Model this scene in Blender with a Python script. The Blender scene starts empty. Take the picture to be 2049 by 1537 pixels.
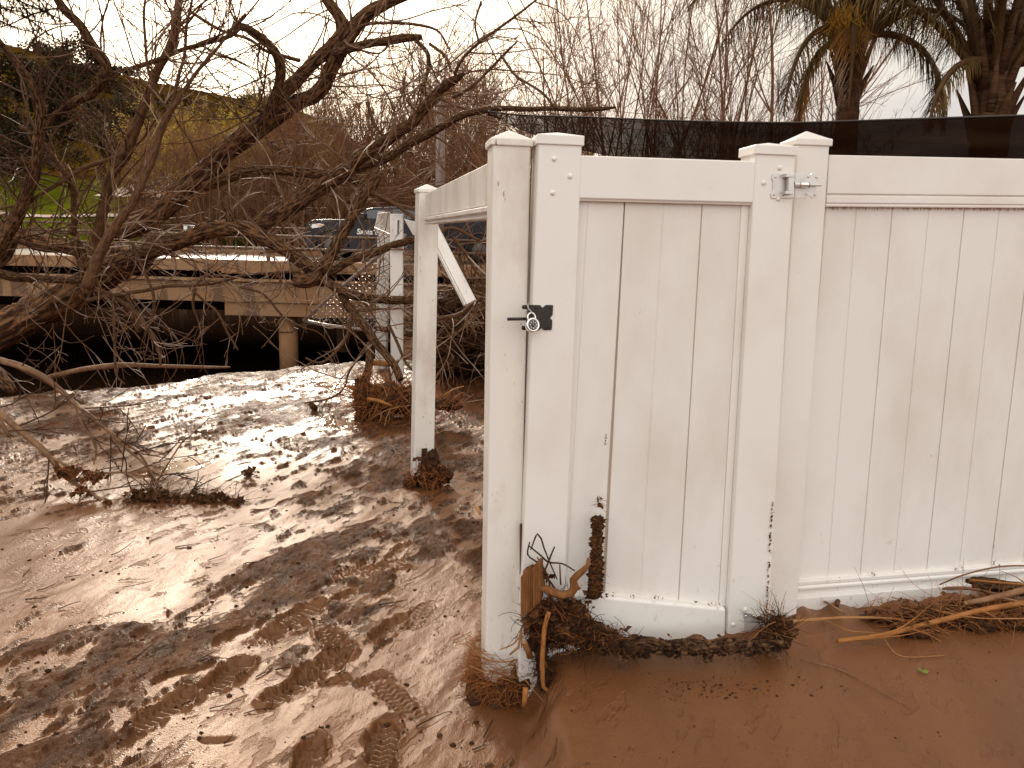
import bpy, math, random
import numpy as np
from mathutils import Vector, Matrix
R = math.radians
rnd = random.Random(7)
scene = bpy.context.scene
col = scene.collection

# ---------------------------------------------------------------- camera
F, PITCH, ROLL, CH = 1600.0, R(9.8), R(1.45), 1.58
fw = Vector((0, math.cos(PITCH), -math.sin(PITCH)))
rt0 = Vector((1, 0, 0)); up0 = rt0.cross(fw)
rt = rt0 * math.cos(ROLL) + up0 * math.sin(ROLL)
up = up0 * math.cos(ROLL) - rt0 * math.sin(ROLL)
cam = bpy.data.cameras.new('camera'); camo = bpy.data.objects.new('camera', cam); col.objects.link(camo)
cam.sensor_width = 36; cam.lens = 36 * F / 2049
cam.clip_start = 0.05; cam.clip_end = 3000
camo.matrix_world = Matrix(((rt.x, up.x, -fw.x, 0), (rt.y, up.y, -fw.y, 0), (rt.z, up.z, -fw.z, CH), (0, 0, 0, 1)))
scene.camera = camo

# ---------------------------------------------------------------- light
SUN_EL, SUN_AZ = R(25), R(-19)          # azimuth from +Y towards +X
sdir = Vector((math.sin(SUN_AZ) * math.cos(SUN_EL), math.cos(SUN_AZ) * math.cos(SUN_EL), math.sin(SUN_EL)))
sun = bpy.data.lights.new('sun', 'SUN'); suno = bpy.data.objects.new('sun', sun); col.objects.link(suno)
sun.energy = 3.4; sun.angle = R(7.0); sun.color = (1.0, 0.88, 0.74)
suno.rotation_euler = sdir.to_track_quat('Z', 'Y').to_euler()
suno.location = (0, 0, 30)
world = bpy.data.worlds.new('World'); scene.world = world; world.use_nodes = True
wt = world.node_tree; wt.nodes.clear()
def wn(t, **k):
    n = wt.nodes.new(t)
    for a, b in k.items(): setattr(n, a, b)
    return n
sky = wn('ShaderNodeTexSky', sky_type='NISHITA', sun_disc=False, sun_elevation=SUN_EL, sun_rotation=SUN_AZ, air_density=1.2, dust_density=3.0)
tc = wn('ShaderNodeTexCoord')
mp = wn('ShaderNodeMapping'); mp.inputs['Scale'].default_value = (1.6, 1.6, 4.2); mp.inputs['Location'].default_value = (0.4, 0.2, 0.1)
nz = wn('ShaderNodeTexNoise'); nz.inputs['Scale'].default_value = 1.7; nz.inputs['Detail'].default_value = 7; nz.inputs['Roughness'].default_value = 0.55
cr = wn('ShaderNodeValToRGB'); cr.color_ramp.elements[0].position = 0.36; cr.color_ramp.elements[1].position = 0.62
cr.color_ramp.elements[0].color = (5.7, 5.25, 5.25, 1); cr.color_ramp.elements[1].color = (8.1, 7.5, 6.7, 1)
dt = wn('ShaderNodeVectorMath', operation='DOT_PRODUCT'); dt.inputs[1].default_value = sdir
pw = wn('ShaderNodeMapRange'); pw.inputs['From Min'].default_value = 0.70; pw.inputs['From Max'].default_value = 1.0
glow = wn('ShaderNodeMixRGB', blend_type='ADD'); glow.inputs['Color2'].default_value = (6.0, 4.4, 2.5, 1)
mx = wn('ShaderNodeMixRGB'); mx.inputs['Fac'].default_value = 0.92
bg = wn('ShaderNodeBackground'); bg.inputs['Strength'].default_value = 0.1
wo = wn('ShaderNodeOutputWorld')
L = wt.links.new
L(tc.outputs['Generated'], mp.inputs['Vector']); L(mp.outputs['Vector'], nz.inputs['Vector']); L(nz.outputs['Fac'], cr.inputs['Fac'])
au = wn('ShaderNodeMapRange'); au.inputs['From Min'].default_value = 0.86; au.inputs['From Max'].default_value = 1.0; au.interpolation_type = 'SMOOTHSTEP'
ag = wn('ShaderNodeMixRGB', blend_type='ADD'); ag.inputs['Color2'].default_value = (16, 12.6, 9, 1)
L(tc.outputs['Generated'], dt.inputs[0]); L(dt.outputs['Value'], pw.inputs['Value']); L(pw.outputs['Result'], glow.inputs['Fac']); L(dt.outputs['Value'], au.inputs['Value']); L(au.outputs['Result'], ag.inputs['Fac'])
L(sky.outputs['Color'], mx.inputs['Color1']); L(cr.outputs['Color'], glow.inputs['Color1']); L(glow.outputs['Color'], ag.inputs['Color1']); L(ag.outputs['Color'], mx.inputs['Color2'])
# extra sky brightness added behind the viewer, out of view, to front-light the fence
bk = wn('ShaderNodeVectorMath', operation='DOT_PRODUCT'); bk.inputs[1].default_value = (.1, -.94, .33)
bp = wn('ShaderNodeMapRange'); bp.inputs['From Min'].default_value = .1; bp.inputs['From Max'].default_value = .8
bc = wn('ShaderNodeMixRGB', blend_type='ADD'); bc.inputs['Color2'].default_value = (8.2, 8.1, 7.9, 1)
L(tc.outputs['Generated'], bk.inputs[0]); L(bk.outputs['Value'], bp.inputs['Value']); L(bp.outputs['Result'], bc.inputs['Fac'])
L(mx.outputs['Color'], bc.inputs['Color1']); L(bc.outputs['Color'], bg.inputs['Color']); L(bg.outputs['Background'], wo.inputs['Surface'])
scene.view_settings.view_transform = 'Standard'; scene.view_settings.look = 'None'
scene.view_settings.exposure = 0.2; scene.view_settings.gamma = 1
scene.cycles.max_bounces = 5; scene.cycles.diffuse_bounces = 3; scene.cycles.transparent_max_bounces = 8
scene.cycles.caustics_reflective = False; scene.cycles.caustics_refractive = False

# ---------------------------------------------------------------- helpers
def ray(px, py): return fw + rt * ((px - 1024.5) / F) - up * ((py - 768.5) / F)
O = Vector((0, 0, CH))
def P(px, py, Y):
    d = ray(px, py); return O + d * (Y / d.y)
def G(px, py, z=0.0):
    d = ray(px, py); return O + d * ((z - CH) / d.z)
class Plane:
    def __init__(s, a, b):                       # vertical plane through a and b
        s.u = Vector((b.x - a.x, b.y - a.y, 0)).normalized(); s.n = Vector((s.u.y, -s.u.x, 0)); s.a = a   # n faces the camera
    def pt(s, px, py, off=0.0):                  # off > 0: towards the camera side
        d = ray(px, py); q = s.a + s.n * off
        t = (q - O).dot(s.n) / d.dot(s.n); return O + d * t

def tag(o, label=None, cat=None, group=None, kind=None):
    if label: o['label'] = label
    if cat: o['category'] = cat
    if group: o['group'] = group
    if kind: o['kind'] = kind
    return o
def empty(name, loc, label=None, cat=None, group=None):
    o = bpy.data.objects.new(name, None); o.location = loc; o.empty_display_size = 0.2; col.objects.link(o)
    return tag(o, label, cat, group)
def copy_tree(o, parent=None):
    c = o.copy(); col.objects.link(c)
    if parent: c.parent = parent
    for ch in list(o.children): copy_tree(ch, c)
    return c

class MB:
    def __init__(s): s.v = []; s.f = []; s.m = []; s.bk = {}
    def face(s, *pts, mi=0):
        n = len(s.v); s.v += [tuple(p) for p in pts]; s.f.append(tuple(range(n, n + len(pts)))); s.m.append(mi)
    def box8(s, q, mi=0):                        # q: 4 front corners (tl,tr,br,bl) then the 4 back ones
        n = len(s.v); s.v += [tuple(p) for p in q]
        for f in ((0, 3, 2, 1), (4, 5, 6, 7), (0, 1, 5, 4), (3, 7, 6, 2), (0, 4, 7, 3), (1, 2, 6, 5)):
            s.f.append(tuple(n + i for i in f)); s.m.append(mi)
    def box(s, c, sx, sy, sz, ax=None, mi=0):
        X, Y, Z = ax if ax else (Vector((1, 0, 0)), Vector((0, 1, 0)), Vector((0, 0, 1)))
        c = Vector(c); X = X * (sx / 2); Y = Y * (sy / 2); Z = Z * (sz / 2)
        s.box8([c - X - Y + Z, c + X - Y + Z, c + X - Y - Z, c - X - Y - Z, c - X + Y + Z, c + X + Y + Z, c + X + Y - Z, c - X + Y - Z], mi)
    def prism(s, poly, vec, mi=0):               # poly: front outline, vec to the back outline
        n = len(s.v); k = len(poly); vec = Vector(vec)
        s.v += [tuple(p) for p in poly] + [tuple(Vector(p) + vec) for p in poly]
        s.f.append(tuple(range(n, n + k))); s.f.append(tuple(range(n + 2 * k - 1, n + k - 1, -1))); s.m += [mi, mi]
        for i in range(k):
            j = (i + 1) % k; s.f.append((n + i, n + k + i, n + k + j, n + j)); s.m.append(mi)
    def tube(s, pts, rad, sides=6, mi=0, rough=0.0, cap=True, seed=0):
        pts = [Vector(p) for p in pts]; k = len(pts)
        if k < 2: return
        n0 = len(s.v); t = (pts[1] - pts[0]).normalized()
        a = t.orthogonal().normalized(); ln = 0.0; sd = rnd.uniform(0, 30)
        for i in range(k):
            if i: ln += (pts[i] - pts[i - 1]).length / max(.002, (rad[i] if hasattr(rad, '__len__') else rad))
            t = ((pts[min(i + 1, k - 1)] - pts[max(i - 1, 0)])).normalized()
            a = (a - t * a.dot(t)); a = a.normalized() if a.length > 1e-6 else t.orthogonal().normalized()
            b = t.cross(a); r = rad[i] if hasattr(rad, '__len__') else rad
            for j in range(sides):
                an = 2 * math.pi * j / sides
                rr = r * (1 + rough * (math.sin(j * 2.4 + i * .45 + seed) * .6 + rnd.uniform(-1, 1) * .6)) if rough else r
                p = pts[i] + (a * math.cos(an) + b * math.sin(an)) * rr; s.bk[len(s.v)] = (math.cos(an) * 1.3 + sd, math.sin(an) * 1.3, ln * .30); s.v.append((p.x, p.y, p.z))
        for i in range(k - 1):
            for j in range(sides):
                j2 = (j + 1) % sides; q = n0 + i * sides
                s.f.append((q + j, q + j2, q + sides + j2, q + sides + j)); s.m.append(mi)
        if cap:
            s.f.append(tuple(n0 + sides - 1 - j for j in range(sides))); s.m.append(mi)
            s.f.append(tuple(n0 + (k - 1) * sides + j for j in range(sides))); s.m.append(mi)
    def dome(s, c, n, r, h, mi=0, seg=12, rings=4):
        n = Vector(n).normalized(); a = n.orthogonal().normalized(); b = n.cross(a); c = Vector(c); n0 = len(s.v)
        for i in range(rings):
            th = math.pi / 2 * i / rings
            for j in range(seg):
                an = 2 * math.pi * j / seg
                s.v.append(tuple(c + (a * math.cos(an) + b * math.sin(an)) * r * math.cos(th) + n * h * math.sin(th)))
        s.v.append(tuple(c + n * h)); T = len(s.v) - 1
        for i in range(rings - 1):
            for j in range(seg):
                j2 = (j + 1) % seg; s.f.append((n0 + i * seg + j, n0 + i * seg + j2, n0 + (i + 1) * seg + j2, n0 + (i + 1) * seg + j)); s.m.append(mi)
        for j in range(seg): s.f.append((n0 + (rings - 1) * seg + j, n0 + (rings - 1) * seg + (j + 1) % seg, T)); s.m.append(mi)
    def cyl(s, a, b, r, seg=16, mi=0, r2=None): s.tube([a, b], [r, r if r2 is None else r2], seg, mi)
    def lump(s, c, rx, ry, rz, mi=0, seg=22, rings=12, amp=.25, fr=1.0):
        c = Vector(c); n0 = len(s.v); o1 = rnd.uniform(0, 50)
        from mathutils import noise
        for i in range(rings + 1):
            th = math.pi * i / rings
            for j in range(seg):
                an = 2 * math.pi * j / seg; d = Vector((math.sin(th) * math.cos(an), math.sin(th) * math.sin(an), math.cos(th)))
                k = 1 + amp * noise.fractal(d * 2.2 * fr + Vector((o1, 0, 0)), .8, 2.1, 4)
                s.v.append((c.x + d.x * rx * k, c.y + d.y * ry * k, c.z + d.z * rz * k))
        for i in range(rings):
            for j in range(seg):
                j2 = (j + 1) % seg; s.f.append((n0 + i * seg + j, n0 + (i + 1) * seg + j, n0 + (i + 1) * seg + j2, n0 + i * seg + j2)); s.m.append(mi)
    def build(s, name, mats, parent=None, smooth=True, bevel=0, seg=2):
        me = bpy.data.meshes.new(name); me.from_pydata(s.v, [], s.f)
        if not isinstance(mats, (list, tuple)): mats = [mats]
        for m in mats: me.materials.append(m)
        if len(mats) > 1: me.polygons.foreach_set('material_index', s.m)
        if smooth: me.polygons.foreach_set('use_smooth', [True] * len(me.polygons))
        me.update()
        if any(m_.name.startswith(('rough_bark', 'limb_bark')) for m_ in mats) and s.bk:
            arr = np.array(s.v, np.float32) * 12
            ks = np.fromiter(s.bk.keys(), int); arr[ks] = np.array(list(s.bk.values()), np.float32)
            at = me.attributes.new('barkco', 'FLOAT_VECTOR', 'POINT'); at.data.foreach_set('vector', arr.ravel())
        o = bpy.data.objects.new(name, me); col.objects.link(o)
        if parent:
            o.parent = parent
            if parent.type == 'EMPTY': o.matrix_parent_inverse = Matrix.Translation(parent.location).inverted()
        if bevel:
            b = o.modifiers.new('bevel', 'BEVEL'); b.width = bevel; b.segments = seg; b.limit_method = 'ANGLE'; b.angle_limit = R(35); b.harden_normals = False
        return o

def crom(pts, step):
    """Catmull-Rom through rows (x,y,z,r); returns points and radii about `step` apart"""
    A = [np.array(p, float) for p in pts]; A = [2 * A[0] - A[1]] + A + [2 * A[-1] - A[-2]]; out = []
    for i in range(1, len(A) - 2):
        n = max(1, int(np.linalg.norm((A[i + 1] - A[i])[:3]) / step))
        for k in range(n):
            t = k / n
            out.append(.5 * (2 * A[i] + (A[i + 1] - A[i - 1]) * t + (2 * A[i - 1] - 5 * A[i] + 4 * A[i + 1] - A[i + 2]) * t * t + (-A[i - 1] + 3 * A[i] - 3 * A[i + 1] + A[i + 2]) * t ** 3))
    out.append(A[-2])
    return [Vector(o[:3]) for o in out], [max(float(o[3]), .0008) for o in out]

# ---------------------------------------------------------------- materials
def earthy(c): return (c[0] * .92, c[1] * .72, c[2] * .50) if c[0] > c[1] > c[2] and c[0] < .46 and c[0] > 1.3 * c[2] else c
def mat(name, base, rough=.6, noise=None, bump=None, spec=None, metallic=0, coord='Object', alpha=None, speck=None, splash=False):
    """noise=(scale,colour2,lo,hi[,stretch]); bump=(scale,strength,distance[,stretch]); speck=(scale,colour,threshold)"""
    base = earthy(base)
    if noise: noise = (noise[0], earthy(noise[1])) + tuple(noise[2:])
    if spec is None: spec = .5 if rough < .5 else .18
    m = bpy.data.materials.new(name); m.use_nodes = True; t = m.node_tree; N = t.nodes; b = N['Principled BSDF']
    b.inputs['Base Color'].default_value = (*base, 1); b.inputs['Roughness'].default_value = rough; b.inputs['Metallic'].default_value = metallic
    b.inputs['Specular IOR Level'].default_value = spec
    c = N.new('ShaderNodeTexCoord'); colour = None
    if coord == 'bark':
        c = N.new('ShaderNodeAttribute'); c.attribute_name = 'barkco'; coord = 'Vector'
    def nt(scale, stretch=None, detail=6):
        n = N.new('ShaderNodeTexNoise'); n.inputs['Scale'].default_value = scale; n.inputs['Detail'].default_value = detail; n.inputs['Roughness'].default_value = .6
        if stretch:
            q = N.new('ShaderNodeMapping'); q.inputs['Scale'].default_value = stretch; t.links.new(c.outputs[coord], q.inputs['Vector']); t.links.new(q.outputs['Vector'], n.inputs['Vector'])
        else: t.links.new(c.outputs[coord], n.inputs['Vector'])
        return n
    if noise:
        n = nt(noise[0], noise[4] if len(noise) > 4 else None); r = N.new('ShaderNodeValToRGB'); r.color_ramp.elements[0].position = noise[2]; r.color_ramp.elements[1].position = noise[3]
        r.color_ramp.elements[0].color = (*base, 1); r.color_ramp.elements[1].color = (*noise[1], 1)
        t.links.new(n.outputs['Fac'], r.inputs['Fac']); colour = r.outputs['Color']
    if speck:
        n = nt(speck[0], speck[3] if len(speck) > 3 else None, 3); r = N.new('ShaderNodeMapRange'); r.inputs['From Min'].default_value = speck[2]; r.inputs['From Max'].default_value = speck[2] + .05
        x = N.new('ShaderNodeMixRGB'); x.inputs['Color2'].default_value = (*speck[1], 1); x.inputs['Color1'].default_value = (*base, 1)
        if colour: t.links.new(colour, x.inputs['Color1'])
        t.links.new(n.outputs['Fac'], r.inputs['Value']); t.links.new(r.outputs['Result'], x.inputs['Fac']); colour = x.outputs['Color']
    if splash:                                   # dried mud flecks, thickest just above the tide line
        n = nt(34, (1, 1, .7), 8); sz = N.new('ShaderNodeSeparateXYZ'); t.links.new(c.outputs['Object'], sz.inputs[0])
        zz = N.new('ShaderNodeMapRange'); zz.inputs['From Min'].default_value = .22; zz.inputs['From Max'].default_value = 1.1; zz.inputs['To Min'].default_value = 0; zz.inputs['To Max'].default_value = .22; t.links.new(sz.outputs['Z'], zz.inputs['Value'])
        sb = N.new('ShaderNodeMath'); sb.operation = 'SUBTRACT'; t.links.new(n.outputs['Fac'], sb.inputs[0]); t.links.new(zz.outputs['Result'], sb.inputs[1])
        r = N.new('ShaderNodeMapRange'); r.inputs['From Min'].default_value = .575; r.inputs['From Max'].default_value = .74; r.inputs['To Max'].default_value = .6; t.links.new(sb.outputs[0], r.inputs['Value'])
        x = N.new('ShaderNodeMixRGB'); x.inputs['Color2'].default_value = (.34, .21, .125, 1); t.links.new(colour, x.inputs['Color1']); t.links.new(r.outputs['Result'], x.inputs['Fac']); colour = x.outputs['Color']
    if colour: t.links.new(colour, b.inputs['Base Color'])
    if bump:
        n = nt(bump[0], bump[3] if len(bump) > 3 else None, 8); u = N.new('ShaderNodeBump'); u.inputs['Strength'].default_value = bump[1]; u.inputs['Distance'].default_value = bump[2]
        t.links.new(n.outputs['Fac'], u.inputs['Height']); t.links.new(u.outputs['Normal'], b.inputs['Normal'])
    if alpha is not None: b.inputs['Alpha'].default_value = alpha
    return m
M = {}
M['vinyl'] = mat('white_vinyl', (.80, .772, .72), .38, noise=(2.2, (.70, .64, .585), .45, .8), speck=(95, (.30, .20, .13), .745, (1, 1, .5)), bump=(180, .04, .001), splash=True)
M['vinyl_side'] = mat('weathered_vinyl', (.78, .745, .685), .45, noise=(5, (.55, .47, .40), .5, .8, (1, 1, .4)), speck=(70, (.33, .24, .17), .68, (1, 1, .35)), splash=True)
M['panel'] = mat('panel_vinyl', (.78, .75, .70), .5, noise=(3.0, (.66, .61, .55), .42, .75, (1, 1, .5)), speck=(70, (.34, .26, .20), .74, (1, 1, .6)), bump=(120, .05, .001), splash=True)
M['groove'] = mat('dirty_groove', (.52, .41, .33), .8)
M['residue'] = mat('dried_splash', (.50, .38, .28), .8)
M['bark'] = mat('rough_bark', (.040, .020, .012), .9, noise=(2.6, (.31, .205, .14), .42, .64), bump=(2.6, 1.0, .055), coord='bark')
M['limb'] = mat('limb_bark', (.095, .055, .036), .8, noise=(2.2, (.25, .17, .12), .42, .72), bump=(3, .9, .02), coord='bark')
M['twig'] = mat('twig_bark', (.175, .112, .078), .6, noise=(3, (.50, .39, .30), .50, .70), bump=(90, .3, .003))
M['stem'] = mat('thicket_stem', (.165, .085, .058), .7, noise=(1.3, (.26, .155, .10), .4, .7))
M['stem2'] = mat('pale_thicket_stem', (.22, .13, .085), .7, noise=(1.3, (.32, .21, .13), .4, .7))
M['redstem'] = mat('brown_stem', (.20, .125, .09), .7, noise=(1.3, (.27, .165, .12), .4, .7))
M['willow'] = mat('willow_leaf', (.50, .37, .05), .6, noise=(.8, (.30, .20, .035), .4, .7))
M['dark_leaf'] = mat('evergreen_leaf', (.026, .021, .006), .8, noise=(.8, (.05, .034, .010), .4, .7))
M['leaf'] = mat('dead_leaf', (.075, .036, .018), .7, noise=(22, (.20, .10, .045), .45, .75), bump=(70, .5, .004))
M['fibre'] = mat('root_fibre', (.40, .19, .085), .8, noise=(30, (.20, .085, .04), .4, .7))
M['litter'] = mat('wet_litter', (.05, .026, .015), .75, noise=(30, (.15, .078, .04), .45, .75), bump=(60, 1, .02))
M['straw'] = mat('pale_straw', (.42, .27, .15), .6, noise=(12, (.26, .15, .075), .4, .7))
M['stick'] = mat('peeled_stick', (.40, .21, .085), .6, noise=(16, (.24, .125, .05), .4, .7, (1, 1, 1)), bump=(90, .5, .003))
M['greystick'] = mat('grey_stick', (.30, .215, .165), .7, noise=(20, (.18, .11, .075), .4, .7), bump=(90, .5, .003))
M['wetstick'] = mat('wet_branch_bark', (.17, .115, .085), .6, noise=(12, (.34, .26, .20), .45, .7), bump=(90, .5, .003))
M['wood'] = mat('splintered_wood', (.30, .165, .08), .7, noise=(14, (.17, .085, .04), .35, .7, (6, 6, 1)), bump=(30, .9, .008, (8, 8, 1)))
M['brokenwood'] = mat('fresh_wood', (.55, .32, .14), .7, bump=(60, .8, .01))
M['black'] = mat('black_steel', (.018, .014, .013), .42, noise=(40, (.05, .03, .022), .6, .8), bump=(200, .1, .001))
M['zinc'] = mat('painted_zinc', (.62, .60, .57), .3, metallic=.35, noise=(30, (.5, .45, .4), .55, .8))
M['chrome'] = mat('chrome', (.82, .78, .74), .16, metallic=1)
M['dial'] = mat('dial_black', (.02, .017, .017), .3)
M['white'] = mat('white_paint', (.82, .8, .76), .5)
M['pipe'] = mat('galvanised_pipe', (.40, .35, .33), .4, metallic=.5, noise=(10, (.25, .18, .14), .5, .7))
M['railmetal'] = mat('dull_rail_metal', (.15, .11, .09), .6, spec=.3, noise=(4, (.09, .06, .045), .4, .7))
M['pole'] = mat('weathered_pole', (.24, .20, .19), .8, noise=(3, (.16, .12, .10), .4, .7, (1, 1, .1)), bump=(20, .5, .02, (3, 3, .3)))
M['concrete'] = mat('stained_concrete', (.33, .245, .185), .85, noise=(.9, (.27, .165, .105), .42, .7, (1, 1, .6)), speck=(2.6, (.16, .09, .055), .54, (1, 1, .3)), bump=(12, .5, .02))
M['concrete2'] = mat('dark_concrete', (.30, .20, .14), .85, noise=(1.2, (.20, .13, .085), .42, .7), speck=(3.5, (.14, .08, .05), .62), bump=(12, .5, .02))
M['asphalt'] = mat('wet_asphalt', (.11, .085, .07), .30, noise=(.6, (.17, .135, .11), .4, .7, (.1, 2, 1)), bump=(40, .2, .01))
M['void'] = mat('underdeck_shade', (.010, .005, .003), .95, spec=0.0)  # near-black colour stands in for the deep shade under the bridge
M['carpaint'] = mat('dark_blue_paint', (.016, .013, .018), .35, spec=.35)
M['glass'] = mat('tinted_glass', (.03, .032, .038), .06, spec=.8)
M['lamp'] = mat('lamp_lens', (.85, .82, .78), .12, spec=.8)
M['amber'] = mat('amber_lens', (.8, .25, .05), .2)
M['redlens'] = mat('red_lens', (.6, .04, .03), .3)
M['rimmetal'] = mat('dull_rim', (.10, .09, .085), .4)
M['rubber'] = mat('tyre_rubber', (.02, .018, .017), .8)
M['roofing'] = mat('corrugated_steel', (.70, .68, .66), .45, metallic=.2, noise=(3, (.5, .47, .44), .5, .8))
M['wall'] = mat('shed_boards', (.16, .085, .06), .8, noise=(3, (.10, .05, .035), .4, .7))
M['palm_trunk'] = mat('palm_trunk_bark', (.085, .052, .036), .85, noise=(3, (.17, .115, .085), .4, .7, (1, 1, 5)), bump=(5, 1, .05, (1, 1, 6)))
M['petiole'] = mat('palm_petiole', (.075, .052, .026), .7, noise=(3, (.13, .085, .045), .4, .7))
M['frond'] = mat('palm_leaflet', (.10, .085, .036), .7, noise=(1.6, (.19, .13, .06), .45, .7))
M['deadfrond'] = mat('dry_leaflet', (.30, .175, .06), .7, noise=(1.6, (.2, .11, .045), .45, .7))
M['fruit'] = mat('palm_flower_spray', (.46, .24, .03), .7)
M['needle'] = mat('conifer_needle', (.03, .02, .012), .7)
M['grass'] = mat('hill_grass', (.095, .066, .009), .9, spec=0.0, noise=(.06, (.045, .026, .006), .40, .60), speck=(.22, (.035, .02, .006), .56), bump=(1.5, .6, .3))
M['meadow'] = mat('meadow_grass', (.115, .125, .007), .9, spec=0.0, noise=(.5, (.055, .06, .006), .4, .68), bump=(6, .8, .1))
M['track'] = mat('pale_track', (.52, .42, .35), .8, noise=(1.5, (.42, .33, .27), .4, .7))
M['siding'] = mat('pale_siding', (.66, .60, .56), .7, noise=(.8, (.5, .45, .42), .4, .7))
M['greenleaf'] = mat('fresh_leaf', (.16, .22, .03), .5)
M['yellowleaf'] = mat('yellow_leaf', (.45, .32, .03), .5)
# shade cloth: a real open weave, partly letting light through
m = mat('shade_cloth', (.020, .011, .007), .9, spec=.05, bump=(9, .5, .02, (1, 1, 3))); t = m.node_tree; b = t.nodes['Principled BSDF']
n = t.nodes.new('ShaderNodeTexNoise'); n.inputs['Scale'].default_value = 1.1; n.inputs['Detail'].default_value = 3
c = t.nodes.new('ShaderNodeTexCoord'); g = t.nodes.new('ShaderNodeSeparateXYZ'); t.links.new(c.outputs['UV'], g.inputs[0]); t.links.new(c.outputs['Object'], n.inputs['Vector'])
a1 = t.nodes.new('ShaderNodeMapRange'); a1.inputs['From Min'].default_value = 0.0; a1.inputs['From Max'].default_value = .55; a1.inputs['To Min'].default_value = .42; a1.inputs['To Max'].default_value = .90
t.links.new(g.outputs['X'], a1.inputs['Value']); t.links.new(a1.outputs['Result'], b.inputs['Alpha']); M['cloth'] = m

# mud: wet silt, crusted silt and standing water told apart by two vertex attributes
def mud_material():
    m = bpy.data.materials.new('flood_mud'); m.use_nodes = True; t = m.node_tree; N = t.nodes; Lk = t.links.new; b = N['Principled BSDF']
    c = N.new('ShaderNodeTexCoord'); A = N.new('ShaderNodeAttribute'); A.attribute_name = 'crust'; Wt = N.new('ShaderNodeAttribute'); Wt.attribute_name = 'wet'
    Dk = N.new('ShaderNodeAttribute'); Dk.attribute_name = 'creek'
    rot = N.new('ShaderNodeMapping'); rot.inputs['Rotation'].default_value = (0, 0, R(25)); rot.inputs['Scale'].default_value = (1, .32, 1); Lk(c.outputs['Object'], rot.inputs['Vector'])
    def nz(s, d=6, v=None, ro=.6):
        n = N.new('ShaderNodeTexNoise'); n.inputs['Scale'].default_value = s; n.inputs['Detail'].default_value = d; n.inputs['Roughness'].default_value = ro
        Lk(v or c.outputs['Object'], n.inputs['Vector']); return n.outputs['Fac']
    def ramp(f, c1, c2, p1, p2):
        r = N.new('ShaderNodeValToRGB'); r.color_ramp.elements[0].position = p1; r.color_ramp.elements[1].position = p2
        r.color_ramp.elements[0].color = (*c1, 1); r.color_ramp.elements[1].color = (*c2, 1); Lk(f, r.inputs['Fac']); return r.outputs['Color']
    def mr(f, a, b_, lo, hi):
        r = N.new('ShaderNodeMapRange'); Lk(f, r.inputs['Value']); r.inputs['From Min'].default_value = a; r.inputs['From Max'].default_value = b_; r.inputs['To Min'].default_value = lo; r.inputs['To Max'].default_value = hi; return r.outputs['Result']
    def mix(f, a, b_, bt='MIX'):
        x = N.new('ShaderNodeMixRGB'); x.blend_type = bt
        for s_, v in (('Fac', f), ('Color1', a), ('Color2', b_)):
            if isinstance(v, (float, int)): x.inputs[s_].default_value = v
            elif isinstance(v, tuple): x.inputs[s_].default_value = (*v, 1)
            else: Lk(v, x.inputs[s_])
        return x.outputs['Color']
    def mth(op, a, b_):
        x = N.new('ShaderNodeMath'); x.operation = op
        for i, v in enumerate((a, b_)):
            if isinstance(v, (float, int)): x.inputs[i].default_value = v
            else: Lk(v, x.inputs[i])
        return x.outputs[0]
    silt = ramp(nz(2.2, 5, rot.outputs['Vector']), (.128, .048, .0150), (.180, .072, .026), .35, .7)
    cru = ramp(nz(11, 7, rot.outputs['Vector']), (.052, .019, .0065), (.185, .075, .030), .36, .64)
    colr = mix(A.outputs['Fac'], silt, cru)
    sp = mr(nz(46, 2), .70, .74, 0, .75); colr = mix(sp, colr, (.045, .018, .009))
    colr = mix(Dk.outputs['Fac'], colr, (.016, .008, .004))  # creek bed colour darkened to carry the shade below the bridge
    Lk(colr, b.inputs['Base Color'])
    ro = mr(nz(5, 5, rot.outputs['Vector']), .3, .7, .30, .46)
    ro = mth('ADD', ro, mth('MULTIPLY', A.outputs['Fac'], mr(nz(7, 4), .4, .6, -.02, .26))); ro = mth('SUBTRACT', ro, mth('MULTIPLY', Wt.outputs['Fac'], .30))
    rc = N.new('ShaderNodeClamp'); Lk(ro, rc.inputs['Value']); rc.inputs['Min'].default_value = .07; Lk(rc.outputs[0], b.inputs['Roughness'])
    Lk(mth('MULTIPLY', mr(Dk.outputs['Fac'], 0, 1, .62, 0.0), mr(A.outputs['Fac'], 0, 1, 1, .40)), b.inputs['Specular IOR Level']); b.inputs['Specular Tint'].default_value = (1, .74, .54, 1)
    dry = mth('SUBTRACT', 1.0, Wt.outputs['Fac'])
    h1 = mth('MULTIPLY', nz(150, 3), mth('MULTIPLY', dry, .0017))
    h2 = mth('MULTIPLY', nz(26, 9, rot.outputs['Vector'], .68), mth('ADD', mth('MULTIPLY', A.outputs['Fac'], .060), .004))
    h3 = mth('MULTIPLY', nz(70, 7, rot.outputs['Vector'], .7), mth('MULTIPLY', A.outputs['Fac'], .020))
    h = mth('ADD', mth('ADD', h1, h3), mth('MULTIPLY', h2, dry))
    u = N.new('ShaderNodeBump'); u.inputs['Strength'].default_value = .9; u.inputs['Distance'].default_value = 1.0
    Lk(h, u.inputs['Height']); Lk(u.outputs['Normal'], b.inputs['Normal'])
    return m
M['mud'] = mud_material()

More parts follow.
